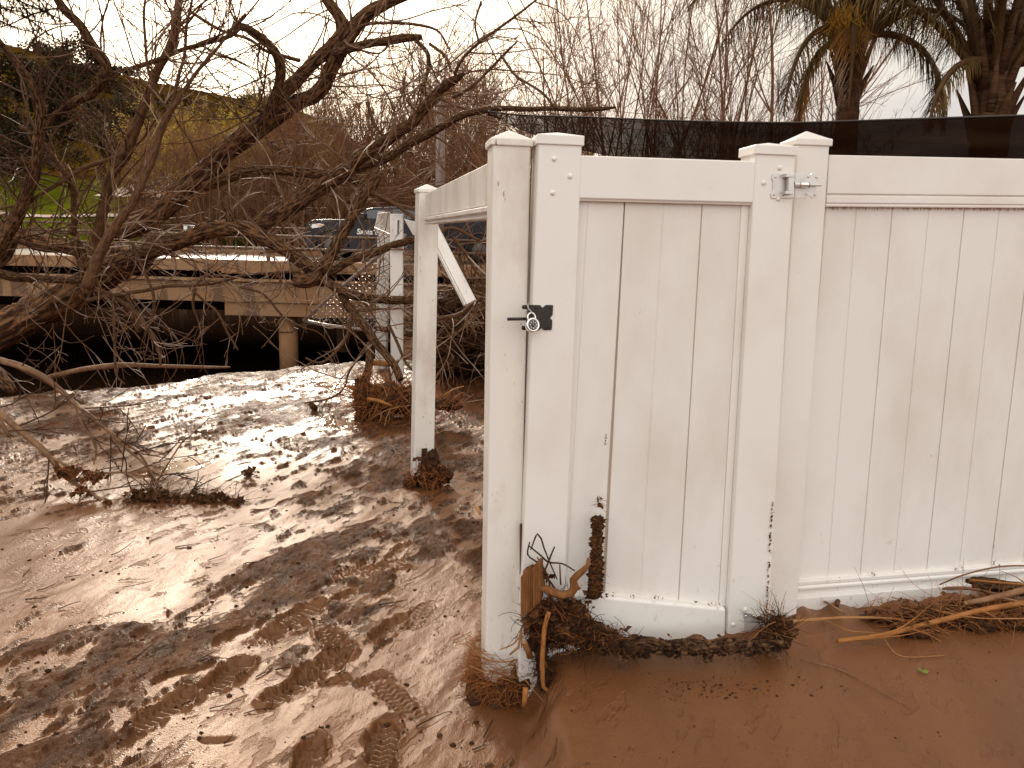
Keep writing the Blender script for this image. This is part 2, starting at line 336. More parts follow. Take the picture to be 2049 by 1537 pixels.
# ---------------------------------------------------------------- the ground sheet
def pn(x, y, s=0):
    xi = np.floor(x).astype(np.int64); yi = np.floor(y).astype(np.int64); xf = x - xi; yf = y - yi
    def g(ix, iy):
        h = (ix * 374761393 + iy * 668265263 + s * 974634777) & 0xFFFFFFFF
        h = ((h ^ (h >> 13)) * 1274126177) & 0xFFFFFFFF; h = (h ^ (h >> 16)) & 0xFFFF
        a = h * (2 * math.pi / 65536); return np.cos(a), np.sin(a)
    u = xf * xf * xf * (xf * (xf * 6 - 15) + 10); v = yf * yf * yf * (yf * (yf * 6 - 15) + 10)
    def d(ix, iy, ox, oy):
        c_, s_ = g(ix, iy); return c_ * (xf - ox) + s_ * (yf - oy)
    a = d(xi, yi, 0, 0); b_ = d(xi + 1, yi, 1, 0); c_ = d(xi, yi + 1, 0, 1); e = d(xi + 1, yi + 1, 1, 1)
    return (a + (b_ - a) * u) * (1 - v) + (c_ + (e - c_) * u) * v
def fbm(x, y, o, s=0, g=.5):
    r = 0; a = 1; f = 1
    for i in range(o): r = r + a * pn(x * f, y * f, s + i * 17); a *= g; f *= 2.03
    return r
def ss(a, b_, x): t_ = np.clip((x - a) / (b_ - a), 0, 1); return t_ * t_ * (3 - 2 * t_)
def capsule(x, y, a, b_, r):                     # 1 inside, falling to 0 at twice r
    ax, ay, bx, by = a[0], a[1], b_[0], b_[1]; dx, dy = bx - ax, by - ay
    t_ = np.clip(((x - ax) * dx + (y - ay) * dy) / (dx * dx + dy * dy + 1e-9), 0, 1)
    return 1 - ss(.4 * r, 1.6 * r, np.hypot(x - ax - t_ * dx, y - ay - t_ * dy))
FA = R(25)                                       # the way the flood ran
def gxy(px, py): g_ = G(px, py, .02); return (g_.x, g_.y)
CR = [((0, 1500), (330, 1480), .34), ((20, 1290), (330, 1190), .12), ((330, 1190), (600, 1110), .13), ((150, 1420), (440, 1320), .30), ((300, 1260), (640, 1150), .16),
      ((600, 1110), (760, 1050), .12), ((30, 850), (480, 800), .55), ((120, 790), (420, 800), .5), ((720, 960), (960, 890), .24), ((520, 760), (760, 735), .5), ((560, 1480), (350, 1520), .2), ((860, 900), (950, 930), .3)]
CN = [((-50, 1150), (230, 1080), .55), ((200, 1200), (460, 1090), .22), ((640, 1420), (850, 1400), .38), ((860, 1150), (900, 1350), .2), ((560, 1260), (480, 1290), .12), ((300, 940), (420, 960), .3), ((430, 1420), (520, 1480), .18)]
FP = [  # footprint centre, toe (both as spots on the mud), half width, depth, tread
    ((764, 1478), (774, 1425), .056, .026, 1), ((795, 1388), (765, 1358), .05, .007, 1), ((584, 1360), (632, 1332), .05, .022, 2), ((452, 1345), (488, 1318), .055, .026, 2),
    ((330, 1412), (372, 1385), .05, .02, 2), ((668, 1275), (640, 1245), .055, .014, 1), ((652, 1316), (690, 1296), .052, .018, 1), ((600, 1222), (645, 1198), .055, .02, 2),
    ((781, 1247), (800, 1232), .05, .018, 0), ((836, 1222), (850, 1205), .045, .006, 1), ((560, 1260), (520, 1275), .05, .014, 0), ((770, 1128), (800, 1118), .05, .012, 2),
    ((800, 1100), (815, 1088), .05, .014, 0), ((615, 1515), (625, 1490), .05, .025, 0), ((672, 1353), (690, 1350), .035, .012, 0), ((748, 1350), (765, 1344), .04, .012, 0),
    ((700, 1140), (728, 1128), .05, .01, 1), ((690, 1185), (705, 1178), .035, .014, 0), ((800, 1136), (815, 1130), .04, .01, 0)]
YE = ([-60, -12, -4.7, -2.4, -.3, 3, 7, 9], [5.5, 6.0, 7.25, 9.4, 10.4, 15, 30, 60])
def height(x, y, full=True):
    d = y - np.interp(x, *YE) + .35 * fbm(x * .8, y * .8, 3, 5)
    base = np.interp(y, [0, 3.5, 7, 11, 30, 34, 60], [0, 0, .07, .13, .4, 1.0, 1.2])
    rb = np.interp(y, [0, 1.6, 2.1, 2.5, 2.75, 3.1, 6, 30], [.02, .05, .11, .185, .225, .245, .25, .5])
    base = base + (rb - base) * ss(.045, .20, x + .05 * fbm(x * 5, y * 5, 2, 3)) * (1 - .0 * y) * ss(.9, 1.5, x * .6 + 1.6 - np.abs(y - 2) * .0)
    creek = ss(-.1, 1.6, d) * (1 - ss(30.0, 33.5, y + 0 * x)) * (1 - ss(9, 12, x))
    z = base * (1 - creek) + (-2.1) * creek
    if not full: return z, creek
    s_ = x * math.sin(FA) + y * math.cos(FA); t_ = x * math.cos(FA) - y * math.sin(FA)
    left = 1 - ss(-.02, .22, x) * (1 - ss(3.2, 3.8, y))
    near = 1 - ss(14, 30, y)
    warp = fbm(x * 1.3, y * 1.3, 3, 60) * .5
    n1 = fbm(t_ * 1.5 + warp, s_ * .45, 5, 40, .6); bias = 0 * x
    for a, b_, r_ in CR: bias = np.maximum(bias, capsule(x + warp * .25, y + warp * .25, gxy(*a), gxy(*b_), r_))
    neg = 0 * x
    for a, b_, r_ in CN: neg = np.maximum(neg, capsule(x, y, gxy(*a), gxy(*b_), r_))
    for (ax_, ay_), _t, _w, _d, _k in FP: q_ = gxy(ax_, ay_); neg = np.maximum(neg, .75 * capsule(x, y, q_, (q_[0] + .01, q_[1] + .01), .11))
    far = ss(4.2, 7, y)
    crust = np.clip(ss(.05, .40, n1 * 1.3 + bias * .60 - neg * .9 - .22 + far * .16 + .55 * fbm(t_ * 9, s_ * 3, 4, 70, .6)), 0, 1)
    flk = ss(.22, .40, fbm(t_ * 14, s_ * 6, 4, 75, .6) + .30 * n1 + far * .10); crust = np.maximum(crust, flk * .8 * (1 - neg * .9)); crust = crust * (.10 + .90 * left)
    wet = np.maximum.reduce([capsule(x, y, gxy(*a), gxy(*b_), r_) for a, b_, r_ in [((270, 765), (405, 758), .28), ((380, 780), (400, 750), .2), ((560, 840), (700, 860), .2), ((300, 950), (380, 930), .15), ((730, 840), (770, 850), .12), ((620, 770), (700, 790), .25)]])
    wet = wet * ss(.25, .5, wet + n1 * .5) * (1 - crust * .6)
    # smooth silt: long shallow swells and ripples along the flow
    z = z + near * left * (.019 * fbm(t_ * 2.6, s_ * 1.1, 4, 11) * (1 - wet) + .0018 * fbm(t_ * 13 + warp, s_ * 3.6, 4, 21, .6) * (1 - wet) - .010 * np.clip(fbm(t_ * 6, s_ * 1.1, 3, 25) - .16, 0, 1) * (1 - wet))
    z = z + near * (1 - left) * (.010 * fbm(x * 1.6, y * 1.6, 3, 31) + .0015 * fbm(x * 16, y * 16, 3, 33))
    rid = 1 - np.abs(fbm(t_ * 4.2 + warp, s_ * 1.3, 4, 81)) * 2.4
    clod = np.maximum(fbm(t_ * 13, s_ * 6.5, 4, 91, .62), -.15)
    sc = 1 + .6 * far
    fine = fbm(t_ * 42, s_ * 20, 3, 97, .6)
    flake = np.round(2.5 * fbm(t_ * 7, s_ * 3.2, 4, 99, .6)) / 2.5
    z = z + near * crust * (.008 + .012 * np.clip(rid, -1, 1) * sc + .007 * clod + .010 * flake + .008 * fine) * (1 - wet)
    for (cx, cy), (tx, ty), hw, dp, tr in FP:
        c_ = gxy(cx, cy); e = gxy(tx, ty); ux, uy = e[0] - c_[0], e[1] - c_[1]; l_ = math.hypot(ux, uy); ux /= l_; uy /= l_
        k = (np.abs(x - c_[0]) < .3) & (np.abs(y - c_[1]) < .3)
        X = x[k]; Y = y[k]; j1 = .010 * fbm(X * 13, Y * 13, 3, 5); j2 = .010 * fbm(X * 13, Y * 13, 3, 6); lx = (X - c_[0]) * ux + (Y - c_[1]) * uy + j1; ly = j2 -(X - c_[0]) * uy + (Y - c_[1]) * ux
        hl = l_ + .03 if hw < .045 else .135
        w_ = hw * (1 - .22 * np.exp(-((lx + .02) / .035) ** 2)) * (1 + .06 * pn(X * 30, Y * 30, 9))
        q = np.sqrt((lx / hl) ** 2 * (np.abs(lx / hl)) ** .6 + (ly / w_) ** 2); lx = lx - j1; ly = ly - j2; dp = dp * 1.35
        ins = 1 - ss(.86, 1.04, q); rim = np.exp(-((q - 1.16) / .13) ** 2)
        if tr == 1: td = .5 + .5 * np.sign(np.sin(lx * 235 + np.abs(((ly * 42) % 2) - 1) * 4.0)) * ss(.0, .35, np.abs(np.sin(lx * 235 + np.abs(((ly * 42) % 2) - 1) * 4.0)))
        elif tr == 2: td = .5 + .5 * np.tanh(2.2 * np.sin(lx * 225 + ly * 40 + 1.6 * pn(X * 22, Y * 22, 4)))
        else: td = .5 + 1.1 * pn(X * 45, Y * 45, 8)
        z[k] = z[k] * 1.0 - ins * dp * (.85 + .35 * fbm(X * 7 + cx, Y * 7, 2, 7) + .30 * np.cos(lx * 18)) + rim * dp * (.30 + .8 * fbm(X * 16, Y * 16, 3, 12)) + ins * td * min(.012, .4 * dp + .004)
        crust[k] = np.maximum(crust[k] * (1 - ins * .6), ins * .12 + .6 * np.clip(rim * fbm(X * 22, Y * 22, 2, 13) * 2.2, 0, 1))
        if dp > .013: wet[k] = np.maximum(wet[k], ins * .30)
    # the slit-shaped dent left by a slipping heel
    g1, g2 = gxy(393, 1468), gxy(478, 1464); k = (np.abs(x - g1[0]) < .3) & (np.abs(y - g1[1]) < .3); X, Y = x[k], y[k]
    e = (g2[0] - g1[0], g2[1] - g1[1]); l_ = math.hypot(*e); u_ = ((X - g1[0]) * e[0] + (Y - g1[1]) * e[1]) / l_ ** 2; v_ = (-(X - g1[0]) * e[1] + (Y - g1[1]) * e[0]) / l_ + .045 * u_ * (1 - u_)
    z[k] -= .016 * np.exp(-(v_ / (.004 + .010 * np.clip(u_ * (1 - u_) * 4, 0, 1))) ** 2) * ss(-.05, .25, u_) * (1 - ss(.7, 1.05, u_))
    # mud splashed up along the foot of the fence, in scallops
    fy = np.interp(x, [.1, .25, .95, 1.12, 2.2], [2.55, 2.60, 2.70, 2.82, 3.03])
    z = z + (1 - left) * np.exp(-((y - fy) / .10) ** 2) * (.018 + .06 * np.clip(fbm(x * 6, x * 0 + 3.1, 3, 55), -.3, 1)) * ss(.2, .5, x)
    return z, crust, wet, creek
def build_ground():
    az = np.concatenate([np.arange(-180, -42, 4), np.arange(-42, 40, .088), np.arange(40, 180, 4)]); az = np.radians(az)
    r = np.concatenate([np.linspace(.3, 1.55, 8), 1.6 * np.exp(np.arange(0, math.log(12 / 1.6), .0025)), 12.3 * np.exp(np.arange(0, math.log(70), .022))])
    RR, AA = np.meshgrid(r, az, indexing='ij'); x = (RR * np.sin(AA)).ravel(); y = (RR * np.cos(AA)).ravel()
    z, crust, wet, creek = height(x, y)
    global GR_, GA_, GZ_; GR_, GA_, GZ_ = r, az, z.reshape(RR.shape)
    nr, na = RR.shape; idx = np.arange(nr * na).reshape(nr, na)
    a = idx[:-1, :]; b_ = idx[1:, :]; a2 = np.roll(a, -1, 1); b2 = np.roll(b_, -1, 1)
    quads = np.stack([a.ravel(), a2.ravel(), b2.ravel(), b_.ravel()], 1)[:, ::-1]
    cx = np.array([[0, 0, 0.0]]); co = np.concatenate([np.stack([x, y, z], 1), cx]); c_ = nr * na
    tri = np.stack([idx[0], np.roll(idx[0], -1), np.full(na, c_)], 1)
    me = bpy.data.meshes.new('ground'); me.vertices.add(len(co)); me.vertices.foreach_set('co', co.ravel().astype(np.float32))
    nl = quads.size + tri.size; me.loops.add(nl); me.loops.foreach_set('vertex_index', np.concatenate([quads.ravel(), tri.ravel()]).astype(np.int32))
    npoly = len(quads) + len(tri); me.polygons.add(npoly)
    st = np.concatenate([np.arange(len(quads)) * 4, quads.size + np.arange(len(tri)) * 3]); tt = np.concatenate([np.full(len(quads), 4), np.full(len(tri), 3)])
    me.polygons.foreach_set('loop_start', st.astype(np.int32)); me.polygons.foreach_set('loop_total', tt.astype(np.int32))
    me.polygons.foreach_set('use_smooth', np.ones(npoly, bool)); me.update(calc_edges=True); me.validate()
    for nm, v in (('crust', crust), ('wet', wet), ('creek', creek)):
        at = me.attributes.new(nm, 'FLOAT', 'POINT'); at.data.foreach_set('value', np.append(v, 0).astype(np.float32))
    me.materials.append(M['mud']); o = bpy.data.objects.new('ground', me); col.objects.link(o)
    tag(o, 'flood mud sheet with crusted bands, puddles and boot prints', 'ground', kind='structure')
build_ground()
def gz(x, y):
    r_ = math.hypot(x, y); a_ = math.atan2(x, y); i = min(max(int(np.searchsorted(GR_, r_)) - 1, 0), len(GR_) - 2); j = min(max(int(np.searchsorted(GA_, a_)) - 1, 0), len(GA_) - 2)
    u = min(1, max(0, (r_ - GR_[i]) / (GR_[i + 1] - GR_[i]))); v = min(1, max(0, (a_ - GA_[j]) / (GA_[j + 1] - GA_[j])))
    return float((GZ_[i, j] * (1 - v) + GZ_[i, j + 1] * v) * (1 - u) + (GZ_[i + 1, j] * (1 - v) + GZ_[i + 1, j + 1] * v) * u)
gzf = gz
def onground(px, py, dz=0.0):
    z = 0.02
    for _ in range(6): p = G(px, py, z); z = gz(p.x, p.y)
    p = G(px, py, z + dz); return p

# ---------------------------------------------------------------- hills, meadow, track
def sheet(name, f, nu, nv, m, label, cat='hill', parent=None):
    b = MB()
    for i in range(nu + 1):
        for j in range(nv + 1): b.v.append(tuple(f(i / nu, j / nv)))
    for i in range(nu):
        for j in range(nv):
            a = i * (nv + 1) + j; b.f.append((a, a + nv + 1, a + nv + 2, a + 1)); b.m.append(0)
    o = b.build(name, m); tag(o, label, cat, kind='structure'); return o
from mathutils import noise as mn
SK = [(-900, -150), (-300, 10), (0, 78), (100, 103), (200, 138), (300, 163), (450, 190), (600, 214), (680, 250), (740, 320), (800, 400), (900, 470), (1400, 495)]
skp = [P(a, b_, 150.0) for a, b_ in SK]; sx = [p.x for p in skp]; sz = [p.z for p in skp]
def hillf(u, v):
    x = -190 + u * 250; y = 62 + v * 150; zr = float(np.interp(x, sx, sz)); k = min(1, max(0, (y - 62) / 88)); k2 = k ** .8
    if y > 150: k2 = 1 - (y - 150) / 62 * .5
    xx = x * y / 150
    return Vector((xx if y < 150 else x, y, 1.0 + (zr - 1.0) * k2 + 1.2 * mn.noise(Vector((x * .05, y * .05, 0))) * k))
sheet('hill', hillf, 90, 60, M['grass'], 'olive green hillside rising behind the bridge on the left')
def meadf(u, v):
    x = -42 + u * 34; y = 36 + v * 14; return Vector((x, y, .95 + v * 5.4 * (1 - .55 * u) + .25 * mn.noise(Vector((x * .2, y * .2, 1)))))
sheet('meadow', meadf, 50, 24, M['meadow'], 'bright green grass bank beyond the bridge at far left', 'grass bank')
def trackf(u, v):
    x = -42 + u * 26; k = .32 + .10 * u + .045 * v; y = 36 + k * 14; uu = (x + 42) / 34
    return Vector((x, y - .1, .95 + k * 5.4 * (1 - .55 * uu) + .25 * mn.noise(Vector((x * .2, y * .2, 1))) + .05))
sheet('path', trackf, 50, 2, M['track'], 'pale dirt path crossing the green bank', 'path')
def drivef(u, v):
    y = 34 + v * 14; x = -17.6 + u * 3.2 + v * .2; return Vector((x, y, 3.2 + v * 3.2 * 0.9 + .0 * u))
sheet('driveway', drivef, 6, 14, M['track'], 'pale paved driveway climbing behind the fallen limbs', 'driveway')

# ---------------------------------------------------------------- bridge
def build_bridge():
    r = empty('road_bridge', (-3, 24, 0), 'low concrete road bridge with metal railings over the dark creek', 'bridge')
    x0, x1 = -24.0, 8.5; cx, w = (x0 + x1) / 2, x1 - x0
    b = MB(); b.box((cx, 24.7, .93), w, 8.6, .24); b.build('deck', M['asphalt'], r, False)
    b = MB(); b.box((cx, 20.25, .92), w, .34, .28); b.box((cx, 29.2, 1.05), w, .3, .35)
    for i in range(5): b.box((x0 + 3 + i * 7.1, 20.06, .90), 1.0, .08, .34)
    b.build('curb', M['concrete'], r, False, .015)
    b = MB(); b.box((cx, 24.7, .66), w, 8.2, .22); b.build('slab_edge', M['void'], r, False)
    b = MB(); b.box((cx, 20.1, .30), w, .5, .52); b.box((cx, 20.05, .575), w, .64, .05)
    for q in (22.0, 24.4, 26.8): b.box((cx, q, .25), w, .5, .6)
    b.box((cx, 29.0, .25), w, .5, .6)
    b.build('beam', M['concrete'], r, False, .01)
    for k, xc in enumerate((-5.85, 3.5)):
        b = MB(); b.box((xc + 1.3 if k == 0 else xc, 21.6, -.135), 5.3, 3.4, .34); pc = b.build('pier_cap', M['concrete'], r, False, .02)
        for q in ((-5.75, 20.35), (-2.6, 20.35), (-5.75, 27), (-2.6, 27)) if k == 0 else ((3.5, 20.35), (3.5, 27)):
            b = MB(); b.cyl((q[0], q[1], -.31), (q[0], q[1], -2.3), .235, 24); b.build('column', M['concrete2'], r)
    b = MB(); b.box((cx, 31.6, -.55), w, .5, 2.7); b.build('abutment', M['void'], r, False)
    for (yy, zt, hs) in ((20.25, 1.06, (.30, .615)), (29.2, 1.22, (.42, .78))):
        for h in hs:
            b = MB(); b.tube([(x0, yy, zt + h), (x1, yy, zt + h)], .034, 8); b.build('rail', M['railmetal'], r)
        for i in range(14):
            b = MB(); x = x0 + 1 + i * 2.4; b.box((x, yy + .06, zt + hs[1] / 2 + .02), .09, .07, hs[1] + .06); b.build('rail_post', M['railmetal'], r, False)
    for i, (xa) in enumerate((-6.35,)):
        b = MB(); b.tube([(xa - .13, 20.02, 1.08), (xa - .13, 20.02, 1.36), (xa + .13, 20.02, 1.36), (xa + .13, 20.02, 1.08)], .015, 6); b.cyl((xa, 20.02, 1.08), (xa, 20.02, 1.18), .02, 8); b.build('bracket', M['pipe'], r)
    b = MB(); c_ = P(380, 456, 29.0); b.box(c_, .44, .03, .19); s_ = b.build('marker_plate', M['white'], r, False)
    b = MB(); b.box(c_ + Vector((-.02, -.02, 0)), .13, .01, .11); b.box(c_ + Vector((.12, -.02, 0)), .03, .01, .11); b.build('marker_symbol', M['black'], s_, False)
build_bridge()

# ---------------------------------------------------------------- pickup on the bridge
def build_pickup():
    Y0 = 23.6; zb = 1.05
    def q(px, py): p = P(px, py, Y0); return p.x, p.z
    r = empty('pickup_truck', (-4, 24.4, zb), 'dark navy pickup driving over the bridge with white lettering on its door', 'pickup truck')
    W = 1.8
    out = [(612, 487), (611, 462), (614, 447), (622, 440), (650, 438.5), (688, 439), (706, 441), (716, 434), (733, 418), (745, 415), (800, 413.5), (862, 414), (876, 419), (888, 440), (1010, 441), (1012, 500), (620, 503)]
    pl = [Vector((q(a, b_)[0], Y0, q(a, b_)[1])) for a, b_ in out]
    b = MB(); b.prism(pl, (0, W, 0)); b.build('body', M['carpaint'], r, False, .05, 3)
    win = [(722, 437), (737, 421), (780, 419), (780, 438)]; win2 = [(786, 438), (786, 419), (850, 419), (868, 438)]
    for wv in (win, win2):
        b = MB(); b.prism([Vector((q(*a)[0], Y0 - .012, q(*a)[1])) for a in wv], (0, .02, 0)); b.build('side_window', M['glass'], r, False)
    b = MB(); a0 = q(712, 438); a1 = q(733, 418.5); b.face((a0[0] - .03, Y0 + .12, a0[1]), (a0[0] - .03, Y0 + W - .12, a0[1]), (a1[0] - .03, Y0 + W - .2, a1[1]), (a1[0] - .03, Y0 + .2, a1[1])); b.build('windscreen', M['glass'], r, False)
    b = MB(); b.prism([Vector((q(*a)[0], Y0 - .02, q(*a)[1])) for a in ((619, 449), (640, 447), (650, 450), (640, 455), (624, 457))], (0, .05, 0)); hl = b.build('headlight', M['lamp'], r, False)
    b = MB(); b.prism([Vector((q(*a)[0], Y0 - .03, q(*a)[1])) for a in ((637, 449), (648, 450), (640, 453))], (0, .02, 0)); b.build('indicator', M['amber'], hl, False)
    x_, z_ = q(614, 480); b = MB(); b.box((x_ - .03, Y0 + W / 2, z_), .14, W, .24); b.build('bumper', M['black'], r, False, .03)
    for px in (664, 960):
        for yy in (Y0 - .03, Y0 + W - .2):
            x_, z_ = q(px, 497); z_ = zb + .37
            b = MB(); b.cyl((x_, yy, z_), (x_, yy + .24, z_), .37, 28); w_ = b.build('wheel', M['rubber'], r)
            b = MB(); b.cyl((x_, yy - .012, z_), (x_, yy + .02, z_), .22, 20); b.build('rim', M['rimmetal'], w_)
            if yy < Y0:
                b = MB(); pts = [(x_ + .47 * math.cos(a_), Y0 - .03, z_ + .02 + .47 * math.sin(a_)) for a_ in np.linspace(0, math.pi, 14)]; b.tube(pts, .035, 6); b.build('wheel_arch', M['black'], r)
    x_, z_ = q(722, 436); b = MB(); b.box((x_ + .1, Y0 - .13, z_ + .05), .12, .2, .16); b.build('mirror', M['black'], r, False, .03)
    x_, z_ = q(774, 450); b = MB(); b.box((x_, Y0 - .02, z_), .18, .04, .035); b.build('door_handle', M['black'], r, False)
    b = MB(); x_, z_ = q(782, 470); b.box((x_, Y0 - .003, z_), .015, .01, .8); x_, _ = q(708, 470); b.box((x_, Y0 - .003, z_), .015, .01, .75); b.build('door_seam', M['black'], r, False)
    cu = bpy.data.curves.new('door_lettering', 'FONT'); cu.body = 'Santa Barbara'; cu.size = .215; cu.extrude = .004; cu.shear = .12; cu.offset = .006
    to = bpy.data.objects.new('lt', cu); col.objects.link(to); bpy.context.view_layer.update(); dg = bpy.context.evaluated_depsgraph_get(); me = bpy.data.meshes.new_from_object(to.evaluated_get(dg)); bpy.data.objects.remove(to)
    me.materials.clear(); me.materials.append(M['white']); o = bpy.data.objects.new('door_lettering', me); col.objects.link(o); o.parent = r
    x_, z_ = q(714, 468.5); o.matrix_parent_inverse = Matrix.Translation(r.location).inverted(); o.location = (x_, Y0 - .016, z_); o.rotation_euler = (R(90), 0, 0)
build_pickup()

def build_shed():
    r = empty('shed', tuple(P(935, 480, 33.0)), 'low brown shed with a pale corrugated roof seen between the two nearest posts', 'shed')
    a = P(845, 462, 33.0); c_ = P(1005, 462, 33.0); tp = P(845, 440, 36.0)
    b = MB(); n = 90
    for i in range(n + 1):
        f_ = i / n; x = a.x + (c_.x - a.x) * f_; dz = .07 * math.sin(i * math.pi * .5)
        b.v.append((x, a.y, a.z + dz)); b.v.append((x, tp.y, tp.z + .25 + dz))
        if i: k = 2 * i; b.f.append((k - 2, k, k + 1, k - 1)); b.m.append(0)
    b.build('roof', M['roofing'], r)
    b = MB(); b.box(((a.x + c_.x) / 2, a.y + 1.6, a.z - .98), c_.x - a.x - .3, 2.6, 1.7); b.build('wall', M['wall'], r, False)
    b = MB(); p = P(933, 463, 33.2); b.lump(p, .12, .06, .13, amp=.2); b.build('lantern', M['redlens'], r)
build_shed()

# ---------------------------------------------------------------- generic woody growth
def wander(p, d, Ln, r0, r1, step, curl=.3, grav=0.0, n_min=4):
    n = max(n_min, int(Ln / step)); pts = [Vector(p)]; rr = [r0]; d = Vector(d).normalized()
    ax = Vector((rnd.gauss(0, 1), rnd.gauss(0, 1), rnd.gauss(0, 1))).normalized(); c_ = rnd.uniform(-curl, curl)
    for i in range(n):
        if rnd.random() < .16: c_ = rnd.uniform(-curl, curl); ax = (ax + Vector((rnd.gauss(0, .8), rnd.gauss(0, .8), rnd.gauss(0, .8)))).normalized()
        d = (d + d.cross(ax) * c_ + Vector((0, 0, grav)) + Vector((rnd.gauss(0, .035), rnd.gauss(0, .035), rnd.gauss(0, .035)))).normalized()
        pts.append(pts[-1] + d * (Ln / n)); rr.append(r0 + (r1 - r0) * (i + 1) / n)
    return pts, rr
def side_dir(t, ang):
    a = t.orthogonal().normalized(); b_ = t.cross(a); th = rnd.uniform(0, 2 * math.pi)
    return (t * math.cos(ang) + (a * math.cos(th) + b_ * math.sin(th)) * math.sin(ang)).normalized()

def bare_proto(name, h, stems, spread, nb, m, leaf=None, leafn=0, seed=1, upb=.05, thick=.045, droop=0, tk=1.0):
    rnd.seed(seed); r = empty(name, (0, 0, 0)); tr = MB(); cr_ = MB(); tips = []
    for s_ in range(stems):
        an = rnd.uniform(0, 2 * math.pi); tilt = rnd.uniform(.02, spread); d = Vector((math.cos(an) * tilt, math.sin(an) * tilt, 1)); hh = h * rnd.uniform(.75, 1.05)
        r0 = thick * rnd.uniform(.6, 1.1); pts, rr = wander((rnd.gauss(0, .15), rnd.gauss(0, .15), -.1), d, hh, r0, .006, hh / 14, .10, upb * .8)
        tr.tube(pts, rr, 6, cap=False)
        for b_ in range(nb):
            i = rnd.randint(2, len(pts) - 2); t_ = (pts[i + 1] - pts[i]).normalized(); L1 = hh * rnd.uniform(.18, .42) * (1.1 - i / len(pts) * .6)
            p1, r1 = wander(pts[i], side_dir(t_, rnd.uniform(.35, .8)), L1, rr[i] * .55 * tk ** .5, .0035 * tk, L1 / 7, .16, upb - droop); cr_.tube(p1, r1, 4, cap=False)
            for k in range(5):
                j = rnd.randint(1, len(p1) - 2); t2 = (p1[j + 1] - p1[j]).normalized(); L2 = L1 * rnd.uniform(.3, .65)
                p2, r2 = wander(p1[j], side_dir(t2, rnd.uniform(.3, .7)), L2, max(r1[j] * .6, .004 * tk), .0025 * tk, L2 / 5, .2, upb - droop); cr_.tube(p2, r2, 3, cap=False); tips.append(p2)
                for kk in range(2):
                    j = rnd.randint(1, len(p2) - 2); L3 = L2 * rnd.uniform(.35, .6); p3, r3 = wander(p2[j], side_dir((p2[j + 1] - p2[j]).normalized(), rnd.uniform(.3, .7)), L3, .0035 * tk, .002 * tk, L3 / 4, .2, upb - droop)
                    cr_.tube(p3, r3, 3, cap=False); tips.append(p3)
    tr.build('trunk', m, r)
    mats = [m]
    if leaf:
        mats.append(leaf)
        for _ in range(leafn):
            tp = rnd.choice(tips); p = tp[rnd.randint(0, len(tp) - 1)] + Vector((rnd.gauss(0, .05), rnd.gauss(0, .05), rnd.gauss(0, .05)))
            a = Vector((rnd.gauss(0, 1), rnd.gauss(0, 1), rnd.gauss(0, 1))).normalized() * .05; b2 = a.orthogonal().normalized() * .022
            cr_.face(p - a, p + b2, p + a, p - b2, mi=1)
    cr_.build('crown', mats, r)
    return r
def scatter(protos, spots, labels, cat, group):
    used = set()
    for i, (x, y, s_, k) in enumerate(spots):
        pr = protos[k % len(protos)]
        o = pr if id(pr) not in used else copy_tree(pr); used.add(id(pr))
        o.location = (x, y, gz(x, y) if y < 60 else 1.2); o.rotation_euler = (rnd.gauss(0, .05), rnd.gauss(0, .05), rnd.uniform(0, 6.28)); o.scale = (s_, s_, s_)
        tag(o, labels(i, x, y), cat, group)

def mk_parentfix(o):
    for ch in o.children: ch.matrix_parent_inverse = Matrix.Identity(4)
# near thicket behind the shade cloth
near = [bare_proto('bare_tree', 8.5, 3, .16, 15, M['stem'], seed=11, thick=.042), bare_proto('bare_tree', 7.0, 5, .34, 9, M['redstem'], seed=12, thick=.024), bare_proto('bare_tree', 9.0, 2, .12, 17, M['stem2'], seed=13, thick=.045), bare_proto('bare_tree', 6.0, 6, .50, 8, M['stem'], seed=14, thick=.024)]
rnd.seed(5)
pxs = [(1075, 15), (1120, 13.5), (1165, 16), (1215, 13), (1262, 17), (1300, 14), (1345, 16), (1390, 13), (1440, 17), (1480, 14.5), (1530, 16), (1580, 15), (1630, 18), (1330, 19), (1180, 20), (1420, 20)]
sp = []
for i, (px, Y) in enumerate(pxs): p = P(px, 400, Y); sp.append((p.x, Y, rnd.uniform(.8, 1.12), i))
nlab = ['leftmost', 'second from the left', 'third from the left', 'fourth from the left', 'fifth from the left', 'sixth from the left', 'seventh from the left', 'eighth from the left', 'ninth from the left', 'tenth from the left', 'eleventh from the left', 'twelfth from the left', 'rightmost, just left of the palm', 'far one near the middle', 'far one on the left', 'far one on the right']
scatter(near, sp, lambda i, x, y: 'bare brown many-stemmed tree behind the shade cloth, ' + nlab[i], 'bare tree', 'bare trees behind the shade cloth')
# arching twiggy shrub between the palms
shp = [bare_proto('bare_shrub', 3.6, 9, .85, 12, M['redstem'], seed=21, thick=.02, upb=.0, droop=.03)]
sps = [(P(px, 400, Y).x, Y, s_, 0) for px, Y, s_ in ((1760, 13.2, 1.0), (1830, 14, .95), (1790, 15.5, 1.05), (1520, 12.2, .95), (1610, 12.8, .85), (1110, 14.5, .9), (1210, 16, 1.1), (1310, 12.5, .95), (1410, 14, 1.1))]
slab = ['between the two palms, on the left', 'between the two palms, on the right', 'between the two palms, farther back', 'above the gate right stile', 'just left of the nearer palm', 'above the two tall front posts', 'above the left part of the gate', 'above the middle of the gate', 'above the right part of the gate']
scatter(shp, sps, lambda i, x, y: 'reddish arching bare shrub ' + slab[i], 'shrub', 'twiggy shrubs behind the shade cloth')
